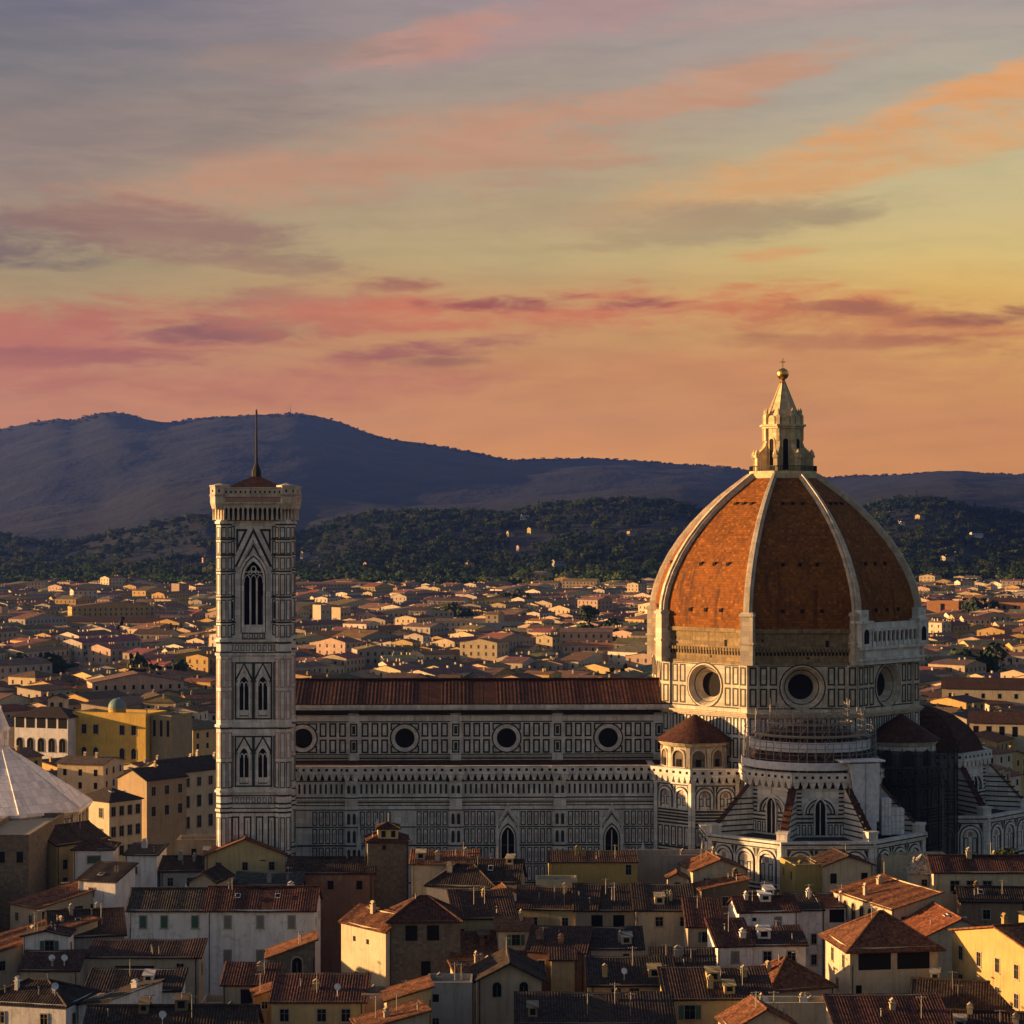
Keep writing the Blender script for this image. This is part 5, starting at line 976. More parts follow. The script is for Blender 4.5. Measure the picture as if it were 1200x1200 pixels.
fg('pale yellow house with a pediment, roof terrace and tall windows below the apse', (965, 1014), 24.5, 9.2, 9, a=9, kind='gy', rise=1.6, wc=CREAM, rc=BRN, ch=0, win=[('f', [.2, .82], 2.4, 'v', 1.2, 1.8), ('f', [.3, .75], 7.0, 'p', 1.1, 1.8), ('l', [.5], 4, 'p', 1.0, 1.6)])
fg('large house with broad orange roof and arched windows along its sunlit side', (1045, 1065), 22, 9.2, 20, a=20, kind='sl', rise=2.2, wc=CREAM, rc=ORG, ch=2, ant=0, win=[('l', 7, 2.6, 'a', 1.3, 3.0)])
fg('yellow house with a pyramid roof over a wide dark open loggia', (996, 1111), 22, 13.6, 13, a=8, kind='hip', rise=4.2, wc=CREAM, rc=(.15, .055, .024), o=.9, ch=0, win=[('f', [.28, .72], 2.0, 'b', 5.0, 2.7), ('f', [.1], 6.2, 'v', .9, 1.2), ('f', [.6], 8.2, 'p', 1.1, 2.2), ('l', [.3, .75], 2.6, 'p', 1.1, 1.9), ('l', [.5], 6.6, 'p', .9, 1.6)])
fg('blank cream gable house with a bright orange roof and four small skylights', (1083, 1097), 20, 12, 15, a=6, kind='gy', rise=2.7, wc=(.56, .45, .33), rc=(.20, .06, .022), ch=0, sky=4)
fg('bright yellow house half in sun with three rows of windows at the right edge', (1226, 1124), 24, 10, 25, a=20, kind='gx', rise=2.6, wc=(.42, .30, .12), rc=ORG, ch=1, o=.8, win=[('l', 5, 3.2, 'p', 1.1, 2.0), ('l', 5, 7.4, 'p', 1.1, 2.0), ('l', 5, 11.4, 'p', 1.1, 1.6)])
fg('cream house with three windows under a long red striped roof at the right edge', (1094, 1021), 24, 22, 8, kind='gx', rise=2.2, wc=CREAM, rc=RED, ch=2, ant=1, win=[('f', [.17, .3, .43], 2.6, 'p', 1.5, 1.8)])
fg('low brown house with a dark roof under the red striped roof at right', (1126, 1055), 20, 11, 7, a=-3, kind='gx', rise=1.8, wc=(.26, .17, .11), rc=DRK, ch=1, sky=1, win=[('f', [.4], 2.4, 'p', 1.2, 1.6)])
fg('small house with a pale pyramid roof between cream and orange roofs', (1068, 1021), 23.5, 4.6, 4.6, kind='hip', rise=2.6, wc=GRY, rc=(.32, .30, .27), ch=1)
fg('low cream flat block with chimneys below the cathedral east end', (1036, 1004), 24.5, 12, 6, a=2, kind='flat', wc=CREAM, ch=2)
fg('house with a lit striped tile roof along the bottom edge at right', (984, 1212), 18.5, 15, 9, a=3, kind='sf', rise=3.2, wc=CREAM, rc=RED, ch=1, ant=1)
fg('house with a sweeping dark roof below the bright yellow house', (1068, 1180), 15, 15, 12, a=-14, kind='gx', rise=3.0, wc=GRY, rc=DRK, ch=0, ant=1)
fg('house with a dark rusty roof in the bottom right corner', (1110, 1220), 16, 17, 11, a=-10, kind='gx', rise=3.0, wc=BEI, rc=BRN, ch=2)
fg('house with a pyramid of sunlit orange tiles left of the open loggia house', (902, 1160), 17, 10.6, 11, a=20, kind='hip', rise=3.4, wc=BEI, rc=ORG, ch=1, ant=1)
fg('beige parapet block with a row of chimney pots and two white dishes', (881, 1176), 18, 11.2, 5, kind='flat', wc=CREAM, ch=3, ant=1, dish=2)
fg('gabled house with an orange slope at the bottom, right of the yellow shuttered house', (858, 1206), 18, 9.4, 8, a=8, kind='gy', rise=2.6, wc=BEI, rc=ORG, ch=0, ant=2)
fg('small loggia with an orange lean-to roof beside the row of arched windows', (966, 1062), 20, 4.4, 6, a=8, kind='sf', rise=1.2, wc=WHITE, rc=ORG, ch=1, win=[('f', [.5], 1.7, 'b', 2.6, 2.2)])
# --- streets behind the baptistery, named city blocks
house('low corner palazzo with rows of dark windows just right of the baptistery roof', (128, 939), 525, 10, 12, a=50, kind='hip', rise=2.4, wc=CREAM, rc=DRK, ch=0, sky=2, cor=False, win=[('f', 4, 2.6, 'p', 1.3, 2.2), ('f', 4, 7.4, 'p', 1.3, 2.4), ('f', 4, 12, 'p', 1.3, 2.2), ('l', 2, 3, 'p', 1.4, 2.2), ('l', 2, 8, 'p', 1.4, 2.4)], name='palazzo', cat='palazzo')
house('taller tan palazzo between the corner palazzo and the long street front', (172, 914), 548, 13, 11, a=50, kind='gx', rise=2.4, wc=(.34, .25, .15), rc=DRK, ch=1, cor=False, win=[('f', 3, 3, 'p', 1.3, 2.2), ('f', 3, 8, 'p', 1.3, 2.4)], name='palazzo', cat='palazzo')
house('long cream palazzo with three storeys of tall windows beside the bell tower', (199, 906), 570, 24, 12, a=50, kind='gx', rise=2.8, wc=CREAM, rc=DRK, ch=3, cor=False, win=[('f', 6, 3, 'p', 1.3, 2.2), ('f', 6, 8, 'p', 1.4, 3.0), ('f', 6, 13.4, 'p', 1.4, 3.0)], name='palazzo', cat='palazzo')
house('white palazzo with a dark open top loggia above five arched windows', (17, 838), 690, 18.5, 12, a=-17, kind='hip', rise=2.4, wc=WHITE, rc=DRK, ch=0, cor=False, o=.9, win=[('f', 5, 2.1, 'b', 3.0, 3.4), ('f', 5, 9.0, 'a', 2.2, 4.2)], name='palazzo', cat='palazzo')
yp = house('bright yellow palazzo carrying a small green copper dome', (85, 834), 690, 25.5, 14, a=-19, kind='flat', wc=(.60, .39, .08), cor=False, ch=1, win=[('f', [.16, .32, .68, .84], 5.2, 'p', 1.6, 2.8), ('f', [.16, .32, .68, .84], 12.4, 'a', 1.6, 3.2)], name='palazzo', cat='palazzo')
b = MB(Tr(14, 3, world_at(85, 836, 690).z - .5)); b.lathe([(2.7, 0), (2.7, 2.0), (2.9, 2.1), (2.9, 2.4)], 20); b.obj('dome_drum', PLASTER, yp, color=(.44, .29, .07))
b = MB(Tr(14, 3, world_at(85, 836, 690).z + 1.9)); b.lathe([(2.8 * math.cos(R(q)), 2.8 * math.sin(R(q)) * 1.05) for q in range(0, 91, 10)] , 24); b.obj('dome', COPPER, yp, smooth=True)
house('grey tall block with vertical bays joined to the yellow domed palazzo', (177, 838), 684, 7, 14, a=-19, kind='flat', wc=(.30, .24, .14), cor=False, ch=1, win=[('f', 3, 4, 'v', .9, 5)], name='palazzo', cat='palazzo')
house('small white tower house with twin windows behind the dark loggia palazzo', (56, 818), 770, 6, 6, kind='gy', rise=1.2, wc=CREAM, rc=BRN, ch=0, cor=False, win=[('f', 2, 2.6, 'a', 1.2, 2.2)])
house('long white modern block with a flat roof amid the old houses beyond the nave', (555, 731), 1500, 38, 15, a=12, kind='flat', wc=(.42, .39, .36), cor=False, ch=0, win=[('f', [.55, .62, .7, .78, .86, .94], 3.5, 'v', 2.4, 3)], name='modern_block', cat='building')
house('slim tall white tower block right of the bell tower', (376, 709), 1560, 8, 10, a=40, kind='flat', wc=(.44, .37, .27), cor=False, ch=0, win=[('f', 2, 5, 'v', 1.0, 1.4)], name='tower_block', cat='building')
house('broad white block next to the slim tall tower block', (399, 712), 1600, 9, 11, a=40, kind='flat', wc=(.40, .32, .21), cor=False, ch=0, win=[('f', 3, 5, 'v', 1.2, 1.6)], name='tower_block', cat='building')
house('cream palazzo with a row of arched windows just right of the bell tower', (349, 745), 1330, 31, 14, a=-24, kind='hip', rise=3, wc=CREAM, rc=BRN, cor=False, ch=0, win=[('f', 9, 4.4, 'a', 1.7, 4.0)], name='palazzo', cat='palazzo')
house('square medieval stone tower rising from roofs left of the bell tower', (210, 684), 1900, 10, 12, a=42, kind='flat', wc=(.26, .19, .13), cor=False, ch=0, win=[('f', [.5], 6, 'v', .9, 1.6)], name='stone_tower', cat='tower')
house('very long pale terrace with a strict row of windows in the far city at left', (70, 728), 1560, 108, 14, a=-13, kind='gx', rise=3, wc=(.30, .24, .17), rc=BRN, cor=False, ch=0, win=[('f', 26, 5.0, 'v', 1.3, 3.0)], name='terrace', cat='building')
house('orange brick apartment block with dark stairwell bay right of the dome', (1086, 704), 1750, 26, 16, a=-30, kind='flat', wc=(.30, .14, .05), cor=False, ch=0, win=[('f', [.5], 8, 'v', 3.5, 12)], name='apartment_block', cat='building')
house('wide orange brick block with a dark central recess near the right edge', (1116, 705), 1745, 30, 16, a=-28, kind='flat', wc=(.32, .15, .055), cor=False, ch=0, win=[('f', [.45], 8, 'v', 5, 12)], name='apartment_block', cat='building')
house('orange brown brick block with a sloping roof at the right edge', (1158, 705), 1740, 34, 18, a=-26, kind='gx', rise=3, wc=(.28, .14, .06), rc=BRN, cor=False, ch=0, win=[('f', 4, 7, 'v', 2.0, 8)], name='apartment_block', cat='building')
house('long cream house with arcaded loggia and a raised roof strip right of the dome', (1136, 846), 700, 24, 12, a=-13, kind='gx', rise=3, wc=CREAM, rc=BRN, cor=False, ch=1, win=[('f', 6, 2.8, 'v', 1.6, 3.2)])
house('long low house with an unbroken brown roof right of the dome, above the arcaded loggia', (1104, 806), 830, 36, 14, a=-12, kind='gx', rise=3.6, wc=CREAM, rc=BRN, cor=False, ch=2, win=[('f', 6, 2.8, 'v', 1.2, 1.8)])
# ---------------------------------------------------------------- the city beyond: some 220 nearer houses one by one, the rest as one mass
WALLS = [(n_, tuple(v_ * .84 for v_ in c_)) for n_, c_ in [('cream', (.60, .47, .28)), ('cream', (.62, .49, .31)), ('pale yellow', (.58, .42, .18)), ('white', (.66, .57, .44)), ('white', (.64, .54, .41)), ('beige', (.50, .39, .26)), ('ochre', (.52, .34, .12)), ('grey', (.42, .36, .29)), ('pinkish', (.54, .37, .27))]]
ROOFS = [('brown', (.19, .098, .056)), ('red brown', (.18, .082, .048)), ('dark', (.10, .064, .044)), ('brown', (.165, .095, .06))]
ORD = ['first', 'second', 'third', 'fourth', 'fifth', 'sixth', 'seventh', 'eighth', 'ninth', 'tenth', 'eleventh', 'twelfth']
SPECIAL = [(o_.location.x, o_.location.y) for o_ in sc.objects if o_.type == 'EMPTY' and o_.location.y > 500]
def shown(px, py):
    if px < -12 or px > 1212: return None
    if px < 258: return 'left of the bell tower' if py < 905 else None
    if px < 345: return 'left of the bell tower' if py < 742 and px > 280 and px < 312 else None
    if px < 770: return 'beyond the nave roof' if py < 803 else None
    if px < 1080: return None
    return 'right of the dome' if py < 905 else None
rc_ = random.Random(11); cand = []
for dist, ang in ((0, 32),):
    pass
def district(x, y):
    q = x / y
    b_ = math.sin(math.floor(x / 62 + y / 150) * 12.9898 + math.floor(y / 75) * 78.233) * 43758.5; b_ -= math.floor(b_)
    return (54 if b_ < .6 else 12 if b_ < .74 else 74 if b_ < .9 else -12) + 7 * math.sin(q * 9 + y * .002)
Y = 500.0
while Y < 1235:
    ymid = Y; span = [(-12, 258), (345, 770), (1080, 1212)]
    for s0, s1 in span:
        x = (s0 - HX) * Y / FOC + rc_.uniform(-6, 0)
        while x < (s1 - HX) * Y / FOC:
            w = rc_.choice((8, 9, 10, 11, 12, 13, 15, 18, 26)); z = rc_.gauss(17.0, 2.4)
            cand.append((x, Y + rc_.uniform(-3, 3), w, z)); x += w * rc_.uniform(.78, 1.02)
    Y += rc_.uniform(12.5, 15.5)
used = []
for x, y, w, z in cand:
    z = min(max(z, 12), 23); px, py = to_px((x + w * .45, y, z + 2)); area = shown(px, py)
    if not area or any(-16 < x - sx < 34 and -10 < y - sy < 24 or sy < 720 and sx < 0 and sy > 640 and -14 < x - sx < 30 and -62 < y - sy < 0 for sx, sy in SPECIAL): continue
    if abs(y - 452) < 34 and px < 130: continue
    used.append((x, y, w, z, area, px, py))
used.sort(key=lambda c: c[1]); used = used[:216]
Y_SPLIT = used[-1][1] + 8
for area in ('left of the bell tower', 'beyond the nave roof', 'right of the dome'):
    mine = [c for c in used if c[4] == area]; mine.sort(key=lambda c: -c[6])
    per = {'left of the bell tower': 10, 'beyond the nave roof': 11, 'right of the dome': 5}[area]
    for ri in range(0, len(mine), per):
        for ci, (x, y, w, z, _a, px, py) in enumerate(sorted(mine[ri:ri + per], key=lambda c: c[5])):
            q = random.Random(int(x * 7 + y * 13)); wn, wc = q.choice(WALLS); rn, rcol = q.choice(ROOFS)
            kind = q.choice(('gx', 'gx', 'gx', 'gy', 'hip', 'flat' if q.random() < .25 else 'sf')); d = q.uniform(11, 17); a = district(x, y) + q.uniform(-6, 6)
            if q.random() < .15: w *= 1.4
            kn = {'gx': 'ridged', 'gy': 'gabled', 'hip': 'hipped', 'sf': 'lean-to', 'flat': 'flat'}[kind]; size = 'long' if w > 16 else 'narrow' if w < 9.5 else 'mid-sized'
            rtxt = f'{rn} {kn} roof' if kind != 'flat' else 'flat terrace roof'
            row_ = ri // per; far = ORD[row_] if row_ < 12 else str(row_ + 1) + 'th'
            rtx = 'terrace' if kind == 'flat' else 'russet' if rn == 'red brown' else rn
            size = '' if size == 'mid-sized' else size + ' '; where = {'left of the bell tower': 'left of bell tower', 'beyond the nave roof': 'past the nave', 'right of the dome': 'right of dome'}[area]
            lab = f'{size}{wn} {kn} house with {rtx} roof, {ORD[ci]} in {far} row {where}'
            n1 = max(2, int(w / 3.4)); wins = []
            fl = q.choice((2, 2, 3, 3))
            for k in range(fl): wins.append(('f', n1, 2.2 + 3.4 * k, 'v', 1.05, 1.7))
            if q.random() < .9:
                for k in range(fl): wins.append(('l', max(2, int(d / 3.8)), 2.4 + 3.4 * k, 'v', 1.0, 1.7))
            Yh = y
            P = to_px((x, y, z))
            jit = q.uniform(.8, 1.2); wc = tuple(min(.75, c * jit) for c in wc)
            house(lab, P, Yh, w, d, a=a, kind=kind, rise=(w if kind == 'gy' else d) * q.uniform(.09, .14) if kind != 'hip' else min(w, d) * .14, wc=wc, rc=tuple(c * q.uniform(.7, 1.25) for c in rcol), win=wins, cor=False, ch=q.choice((0, 1, 1, 2)), group='old town houses ' + area, o=.5)

def mass():
    V, F, C, M = [], [], [], []; keep = [(o_.location.x, o_.location.y, max(v.co.x for v in o_.children[0].data.vertices)) for o_ in sc.objects if o_.type == 'EMPTY' and 1250 < o_.location.y < 2400]
    q = random.Random(5); y = Y_SPLIT
    while y < 2760:
        for s0, s1 in ((-30, 258), (268, 322), (345, 775), (1075, 1230)):
            x = (s0 - HX) * y / FOC
            while x < (s1 - HX) * y / FOC:
                w = q.choice((9, 11, 12, 14, 16, 18, 22, 28, 40, 58)) * (1 + max(0, y - 1500) / 2500); d = q.uniform(11, 21); z = min(max(q.gauss(16.5, 3.4), 9), 29)
                if q.random() < .006: z += q.uniform(5, 10)
                a = R(district(x, y) + q.uniform(-8, 8)); ca, sa = math.cos(a), math.sin(a); yy = y + q.uniform(-6, 6)
                green = q.random() < .05 + (.12 if y > 2300 else 0)
                if any(kx - w - 6 < x < kx + kw + 4 and -95 < yy - ky < 22 for kx, ky, kw in keep): green = True
                if not green:
                    rise = d * q.uniform(.08, .13); gy = q.random() < .3; wc = q.choice(WALLS)[1]; rc = q.choice(ROOFS)[1]; j = q.uniform(.8, 1.2); wc = [c * j for c in wc]; rc = [c * q.uniform(.9, 1.9) for c in rc]
                    def pt(u, v, h): return (x + u * ca - v * sa, yy + u * sa + v * ca, h)
                    def add(pts, col, m):
                        i = len(V); V.extend(pts); F.append(tuple(range(i, i + len(pts)))); C.append((len(pts), col)); M.append(m)
                    o = .4
                    if gy:
                        rise *= w / d
                        rise = min(rise, 3.5)
                        add([pt(0, 0, 0), pt(w, 0, 0), pt(w, 0, z), pt(w / 2, 0, z + rise), pt(0, 0, z)], wc, 0); add([pt(0, d, 0), pt(0, 0, 0), pt(0, 0, z), pt(0, d, z)], wc, 0); add([pt(w, 0, 0), pt(w, d, 0), pt(w, d, z), pt(w, 0, z)], wc, 0)
                        add([pt(-o, d, z - .1), pt(-o, -o, z - .1), pt(w / 2, -o, z + rise + .05), pt(w / 2, d, z + rise + .05)], rc, 1); add([pt(w + o, -o, z - .1), pt(w + o, d, z - .1), pt(w / 2, d, z + rise + .05), pt(w / 2, -o, z + rise + .05)], rc, 1)
                    else:
                        add([pt(0, 0, 0), pt(w, 0, 0), pt(w, 0, z), pt(0, 0, z)], wc, 0); add([pt(0, d, 0), pt(0, 0, 0), pt(0, 0, z), pt(0, d / 2, z + rise), pt(0, d, z)], wc, 0); add([pt(w, 0, 0), pt(w, d, 0), pt(w, d, z), pt(w, d / 2, z + rise), pt(w, 0, z)], wc, 0)
                        add([pt(-o, -o, z - .1), pt(w + o, -o, z - .1), pt(w + o, d / 2, z + rise + .05), pt(-o, d / 2, z + rise + .05)], rc, 1); add([pt(w + o, d, z - .1), pt(-o, d, z - .1), pt(-o, d / 2, z + rise + .05), pt(w + o, d / 2, z + rise + .05)], rc, 1)
                    n = int(w / 3.6); dk = (.06, .05, .04)
                    for fl in range(q.choice((2, 2, 3))):
                        h = z - 2.2 - 3.5 * fl
                        for k in range(n):
                            u = w * (k + .5) / n; add([pt(u - .55, -.05, h - .9), pt(u + .55, -.05, h - .9), pt(u + .55, -.05, h + .9), pt(u - .55, -.05, h + .9)], dk, 0)
                        for k in range(int(d / 4)):
                            v = d * (k + .5) / int(d / 4); add([pt(-.05, v + .5, h - .9), pt(-.05, v - .5, h - .9), pt(-.05, v - .5, h + .9), pt(-.05, v + .5, h + .9)], dk, 0)
                    for _k in range(q.choice((1, 1, 2, 3))):
                        u = w * q.uniform(.2, .8); v = d * .4; h = z + rise * .6
                        for (p0, p1) in (((u - .5, v - .4), (u + .5, v - .4)), ((u - .5, v + .4), (u - .5, v - .4))): add([pt(*p0, h - .5), pt(*p1, h - .5), pt(*p1, h + 1.6), pt(*p0, h + 1.6)], wc, 0)
                x += w * q.uniform(.8, 1.05)
        y += q.uniform(12.5, 16) * (1 + max(0, y - 1400) / 2600)
    for i in range(34):                                          # unseen blocks added west of the frame to shade the left foreground
        yy = q.uniform(255, 420); x = -.2308 * yy - q.uniform(26, 120); w, d, z = q.uniform(14, 24), q.uniform(12, 20), q.uniform(17, 23); wc = q.choice(WALLS)[1]; rc = q.choice(ROOFS)[1]
        c = [(x, yy), (x + w, yy), (x + w, yy + d), (x, yy + d)]
        for k in range(4): p0, p1 = c[k], c[(k + 1) % 4]; n = len(V); V.extend([(*p0, 0), (*p1, 0), (*p1, z), (*p0, z)]); F.append((n, n + 1, n + 2, n + 3)); C.append((4, wc)); M.append(0)
        for k in range(4): p0, p1 = c[k], c[(k + 1) % 4]; n = len(V); V.extend([(*p0, z), (*p1, z), (x + w / 2, yy + d / 2, z + 3)]); F.append((n, n + 1, n + 2)); C.append((3, rc)); M.append(1)
    me = bpy.data.meshes.new('distant_city'); me.from_pydata(V, [], F); me.materials.append(PLASTER_FAR); me.materials.append(TILE_FAR)
    me.polygons.foreach_set('material_index', M); ca_ = me.color_attributes.new('Col', 'FLOAT_COLOR', 'CORNER')
    ca_.data.foreach_set('color', [v for n, c in C for _ in range(n) for v in (*c, 1.0)])
    uv = me.uv_layers.new(name='UVMap'); xs = []
    for f in F:
        p0 = Vector(V[f[0]]); U = (Vector(V[f[1]]) - p0).normalized()
        for i in f: dd = Vector(V[i]) - p0; u = dd.dot(U); xs += [u + p0.x, (dd - U * u).length]
    uv.data.foreach_set('uv', xs); me.update()
    o = link('distant_city', me); o['kind'] = 'stuff'; o['label'] = 'mass of small cream and brown roofed houses filling the plain up to the hills'
mass()

# ---------------------------------------------------------------- trees
def crown_arrays(q, n, shape):
    """n small leaf clumps (quads) spread through an uneven crown of unit height 1, width about .9."""
    lobes = [(q.gauss(0, .2), q.gauss(0, .2), q.uniform(.35, .8), q.uniform(.16, .3)) for _ in range(7)] if shape == 'round' else [(q.gauss(0, .03), q.gauss(0, .03), .12 + .1 * k, .13 * (1 - .085 * k)) for k in range(9)] if shape == 'cypress' else [(q.gauss(0, .3), q.gauss(0, .3), q.uniform(.68, .85), q.uniform(.14, .22)) for _ in range(8)]
    V, S = [], []
    for i in range(n):
        lx, ly, lz, lr = q.choice(lobes); th, ph = q.uniform(0, 2 * math.pi), math.acos(q.uniform(-1, 1)); rr = lr * q.uniform(.7, 1.08)
        c = Vector((lx + rr * math.sin(ph) * math.cos(th), ly + rr * math.sin(ph) * math.sin(th), lz + rr * math.cos(ph) * (.85 if shape != 'umbrella' else .5)))
        nn = (c - Vector((lx, ly, lz))).normalized() + Vector((q.gauss(0, .35), q.gauss(0, .35), q.gauss(0, .35))); nn.normalize(); t1 = nn.orthogonal().normalized(); t2 = nn.cross(t1); s = q.uniform(.6, 1.2) * (.055 if n > 300 else .085) * (1 if shape != 'cypress' else .6)
        t1r = t1 * math.cos(th) + t2 * math.sin(th); t2r = nn.cross(t1r)
        V.append([c - t1r * s - t2r * s * .7, c + t1r * s * .9 - t2r * s * .8, c + t1r * s + t2r * s * .6, c - t1r * s * .8 + t2r * s]); S.append(q.uniform(.75, 1.25))
    return np.array(V, dtype=float).reshape(-1, 4, 3), np.array(S)
qt = random.Random(3); TREES = {}
for kind, nv in (('round', 3), ('cypress', 1), ('umbrella', 1)):
    for v in range(nv):
        A_, S_ = crown_arrays(qt, 620, kind); me = bpy.data.meshes.new('crown'); me.from_pydata(A_.reshape(-1, 3).tolist(), [], [tuple(range(4 * i, 4 * i + 4)) for i in range(len(A_))]); me.materials.append(LEAF)
        tb = MB(); h = .5 if kind != 'umbrella' else .7; tb.tube((0, 0, 0), (.02, .01, h), .045, .025, 7)
        for k in range(4): an = R(90 * k + 20); tb.tube((.015, .01, h * .75), (.2 * math.cos(an), .2 * math.sin(an), h + .22), .02, .008, 5)
        to = tb.obj('trunk', BARK); TREES.setdefault(kind, []).append((me, to.data)); bpy.data.objects.remove(to)
def tree(label, x, y, h, kind='round', col=(.045, .06, .022), w=1.0, group=None):
    me, tm = qt.choice(TREES[kind]); r_ = thing('tree' if kind != 'cypress' else 'cypress_tree', label, 'tree', (x, y, hill_z(x, y) if y > 2450 else 0), qt.uniform(0, 360), group)
    c = link('crown', me, r_, col); t_ = link('trunk', tm, r_); c.scale = t_.scale = (h * w, h * w, h); return r_
G1, G2, G3 = (.022, .042, .015), (.042, .062, .018), (.016, .032, .013)
for lab, px, py, Y, h, kind, col, w in (
    ('dark round tree beside a white gabled house at the left edge', 12, 770, 1000, 13, 'round', G1, 1.1), ('second dark tree, a little right of the tree at the left edge', 62, 764, 1020, 14, 'round', G3, 1.2),
    ('twin-crowned dark tree between pale houses left of the bell tower', 166, 756, 1010, 14, 'round', G1, .9), ('broad dark green tree above a dark roof left of the bell tower', 203, 764, 980, 12, 'round', G1, 1.3), ('lighter green tree right of the broad dark green tree', 226, 760, 1000, 9, 'round', G2, 1.3),
    ('small dark tree in front of a long roof left of the bell tower', 182, 776, 960, 12, 'round', G3, 1.0), ('slender cypress rising in front of the very long terrace', 142, 742, 1400, 15, 'cypress', G3, 1.0),
    ('green tree in a courtyard well beyond the nave roof, left of the white block', 527, 718, 1650, 15, 'round', G2, 1.4), ('lower green tree touching the courtyard tree beyond the nave', 543, 720, 1630, 12, 'round', G1, 1.3),
    ('dark tree near the city edge beyond the nave, above the white block', 598, 710, 1900, 16, 'round', G1, 1.1), ('dark tree right of the tree near the city edge', 615, 712, 1850, 14, 'round', G3, 1.2),
    ('dark spreading tree among the houses left of the dome', 704, 748, 1350, 14, 'round', G1, 1.3), ('second spreading tree close to the dome, beyond the nave', 718, 752, 1300, 12, 'round', G3, 1.2), ('low bushy tree beyond the nave, third from the dome', 690, 742, 1400, 12, 'round', G1, 1.5),
    ('dark cypress beside a low roof near the right end of the nave', 714, 786, 980, 10, 'cypress', G3, 1.1), ('second cypress near the right end of the nave', 730, 784, 990, 11, 'cypress', G3, 1.0),
    ('dark rounded tree between cream houses right of the dome', 1148, 772, 1050, 15, 'round', G1, 1.2), ('tree with a tall dark crown at the right edge among cream houses', 1196, 806, 900, 9, 'round', G2, 1.4), ('green tree behind the orange brick blocks', 1146, 716, 1700, 18, 'round', G3, 1.2),
    ('yellow green tree on the rim of the woods right of the dome', 1096, 676, 2620, 26, 'round', (.10, .085, .02), 1.3), ('leafy bush on the roof terrace at the cathedral east end', 1172, 1000, 402, 4, 'round', G2, 1.2)):
    p = world_at(px, py, Y)
    if 'bush' in lab: r_ = tree(lab, p.x, p.y, h, kind, col, w); r_.location.z = 22.6
    else: tree(lab, p.x, p.y, h + 13 if Y < 2000 else h, kind, col, w * (.75 if Y < 2000 else 1))

# ---------------------------------------------------------------- woods, villas on the hills, hilltop mast
VILLAS = [(68, 677, 2700, 20, YEL, 'small square cream villa at the edge of the woods at left'), (92, 671, 2800, 38, CREAM, 'long cream villa in the woods left of the bell tower'), (137, 670, 2850, 20, GRY, 'grey roofed villa half hidden by trees left of the bell tower'), (176, 671, 2850, 28, (.5, .3, .18), 'long orange walled villa in the woods left of the bell tower'),
    (222, 686, 2560, 26, YEL, 'yellow villa at the wood edge touching the bell tower'), (238, 657, 2900, 14, (.5, .3, .2), 'pink villa just left of the bell tower shaft'), (374, 668, 2950, 8, YEL, 'small lit villa in the woods right of the bell tower'), (430, 664, 3000, 16, (.52, .36, .16), 'orange villa in the dark woods above the nave'), (355, 650, 3150, 15, CREAM, 'low cream farmhouse on the slope right of the bell tower'),
    (572, 676, 2700, 12, CREAM, 'narrow cream villa at the wood edge above the nave'), (596, 627, 3500, 12, YEL, 'yellow villa high on the wooded hill'), (622, 622, 3550, 18, (.44, .36, .14), 'wide ochre villa on the upper wooded hill'), (608, 644, 3300, 14, PNK, 'pink house in the middle of the wooded hill'), (612, 607, 3750, 16, WHITE, 'white house near the wooded crest'),
    (738, 626, 3500, 11, YEL, 'small yellow villa on the slope left of the dome'), (650, 661, 3050, 18, GRY, 'grey villa among trees beyond the nave roof'), (682, 665, 3000, 16, BEI, 'beige villa among cypresses left of the dome'), (655, 698, 2520, 22, (.5, .30, .18), 'orange roofed villa at the foot of the woods'), (745, 690, 2500, 20, PNK, 'tall pink villa at the foot of the woods beside the dome'), (548, 662, 3050, 12, YEL, 'pale yellow cottage in the woods above the nave'),
    (1042, 604, 3600, 20, (.5, .36, .2), 'sunlit villa on the hill right of the dome'), (1078, 607, 3600, 13, YEL, 'small sunlit villa right of the villa on the hill'), (1056, 614, 3450, 9, WHITE, 'tiny white house below the sunlit hill villas'), (1120, 646, 2950, 16, (.55, .40, .12), 'yellow villa deep in the woods near the right edge'), (1108, 656, 2850, 20, CREAM, 'cream farm below the yellow villa in the woods'), (1076, 695, 2520, 22, CREAM, 'cream villa at the wood edge behind the orange blocks'), (1134, 694, 2540, 40, BEI, 'broad beige villa at the wood edge right of the dome'), (1140, 628, 3250, 22, WHITE, 'white hamlet house on the dark hill at right')]
CLEAR = []
for v_ in VILLAS:
    for Y in range(2500, 3880, 15):
        if to_px((0, Y, hill_z((v_[0] + v_[3] * .3 - HX) * Y / FOC, Y) + 4.5))[1] <= v_[1]: break
    CLEAR.append(((v_[0] - HX) * Y / FOC, Y, v_[3]))
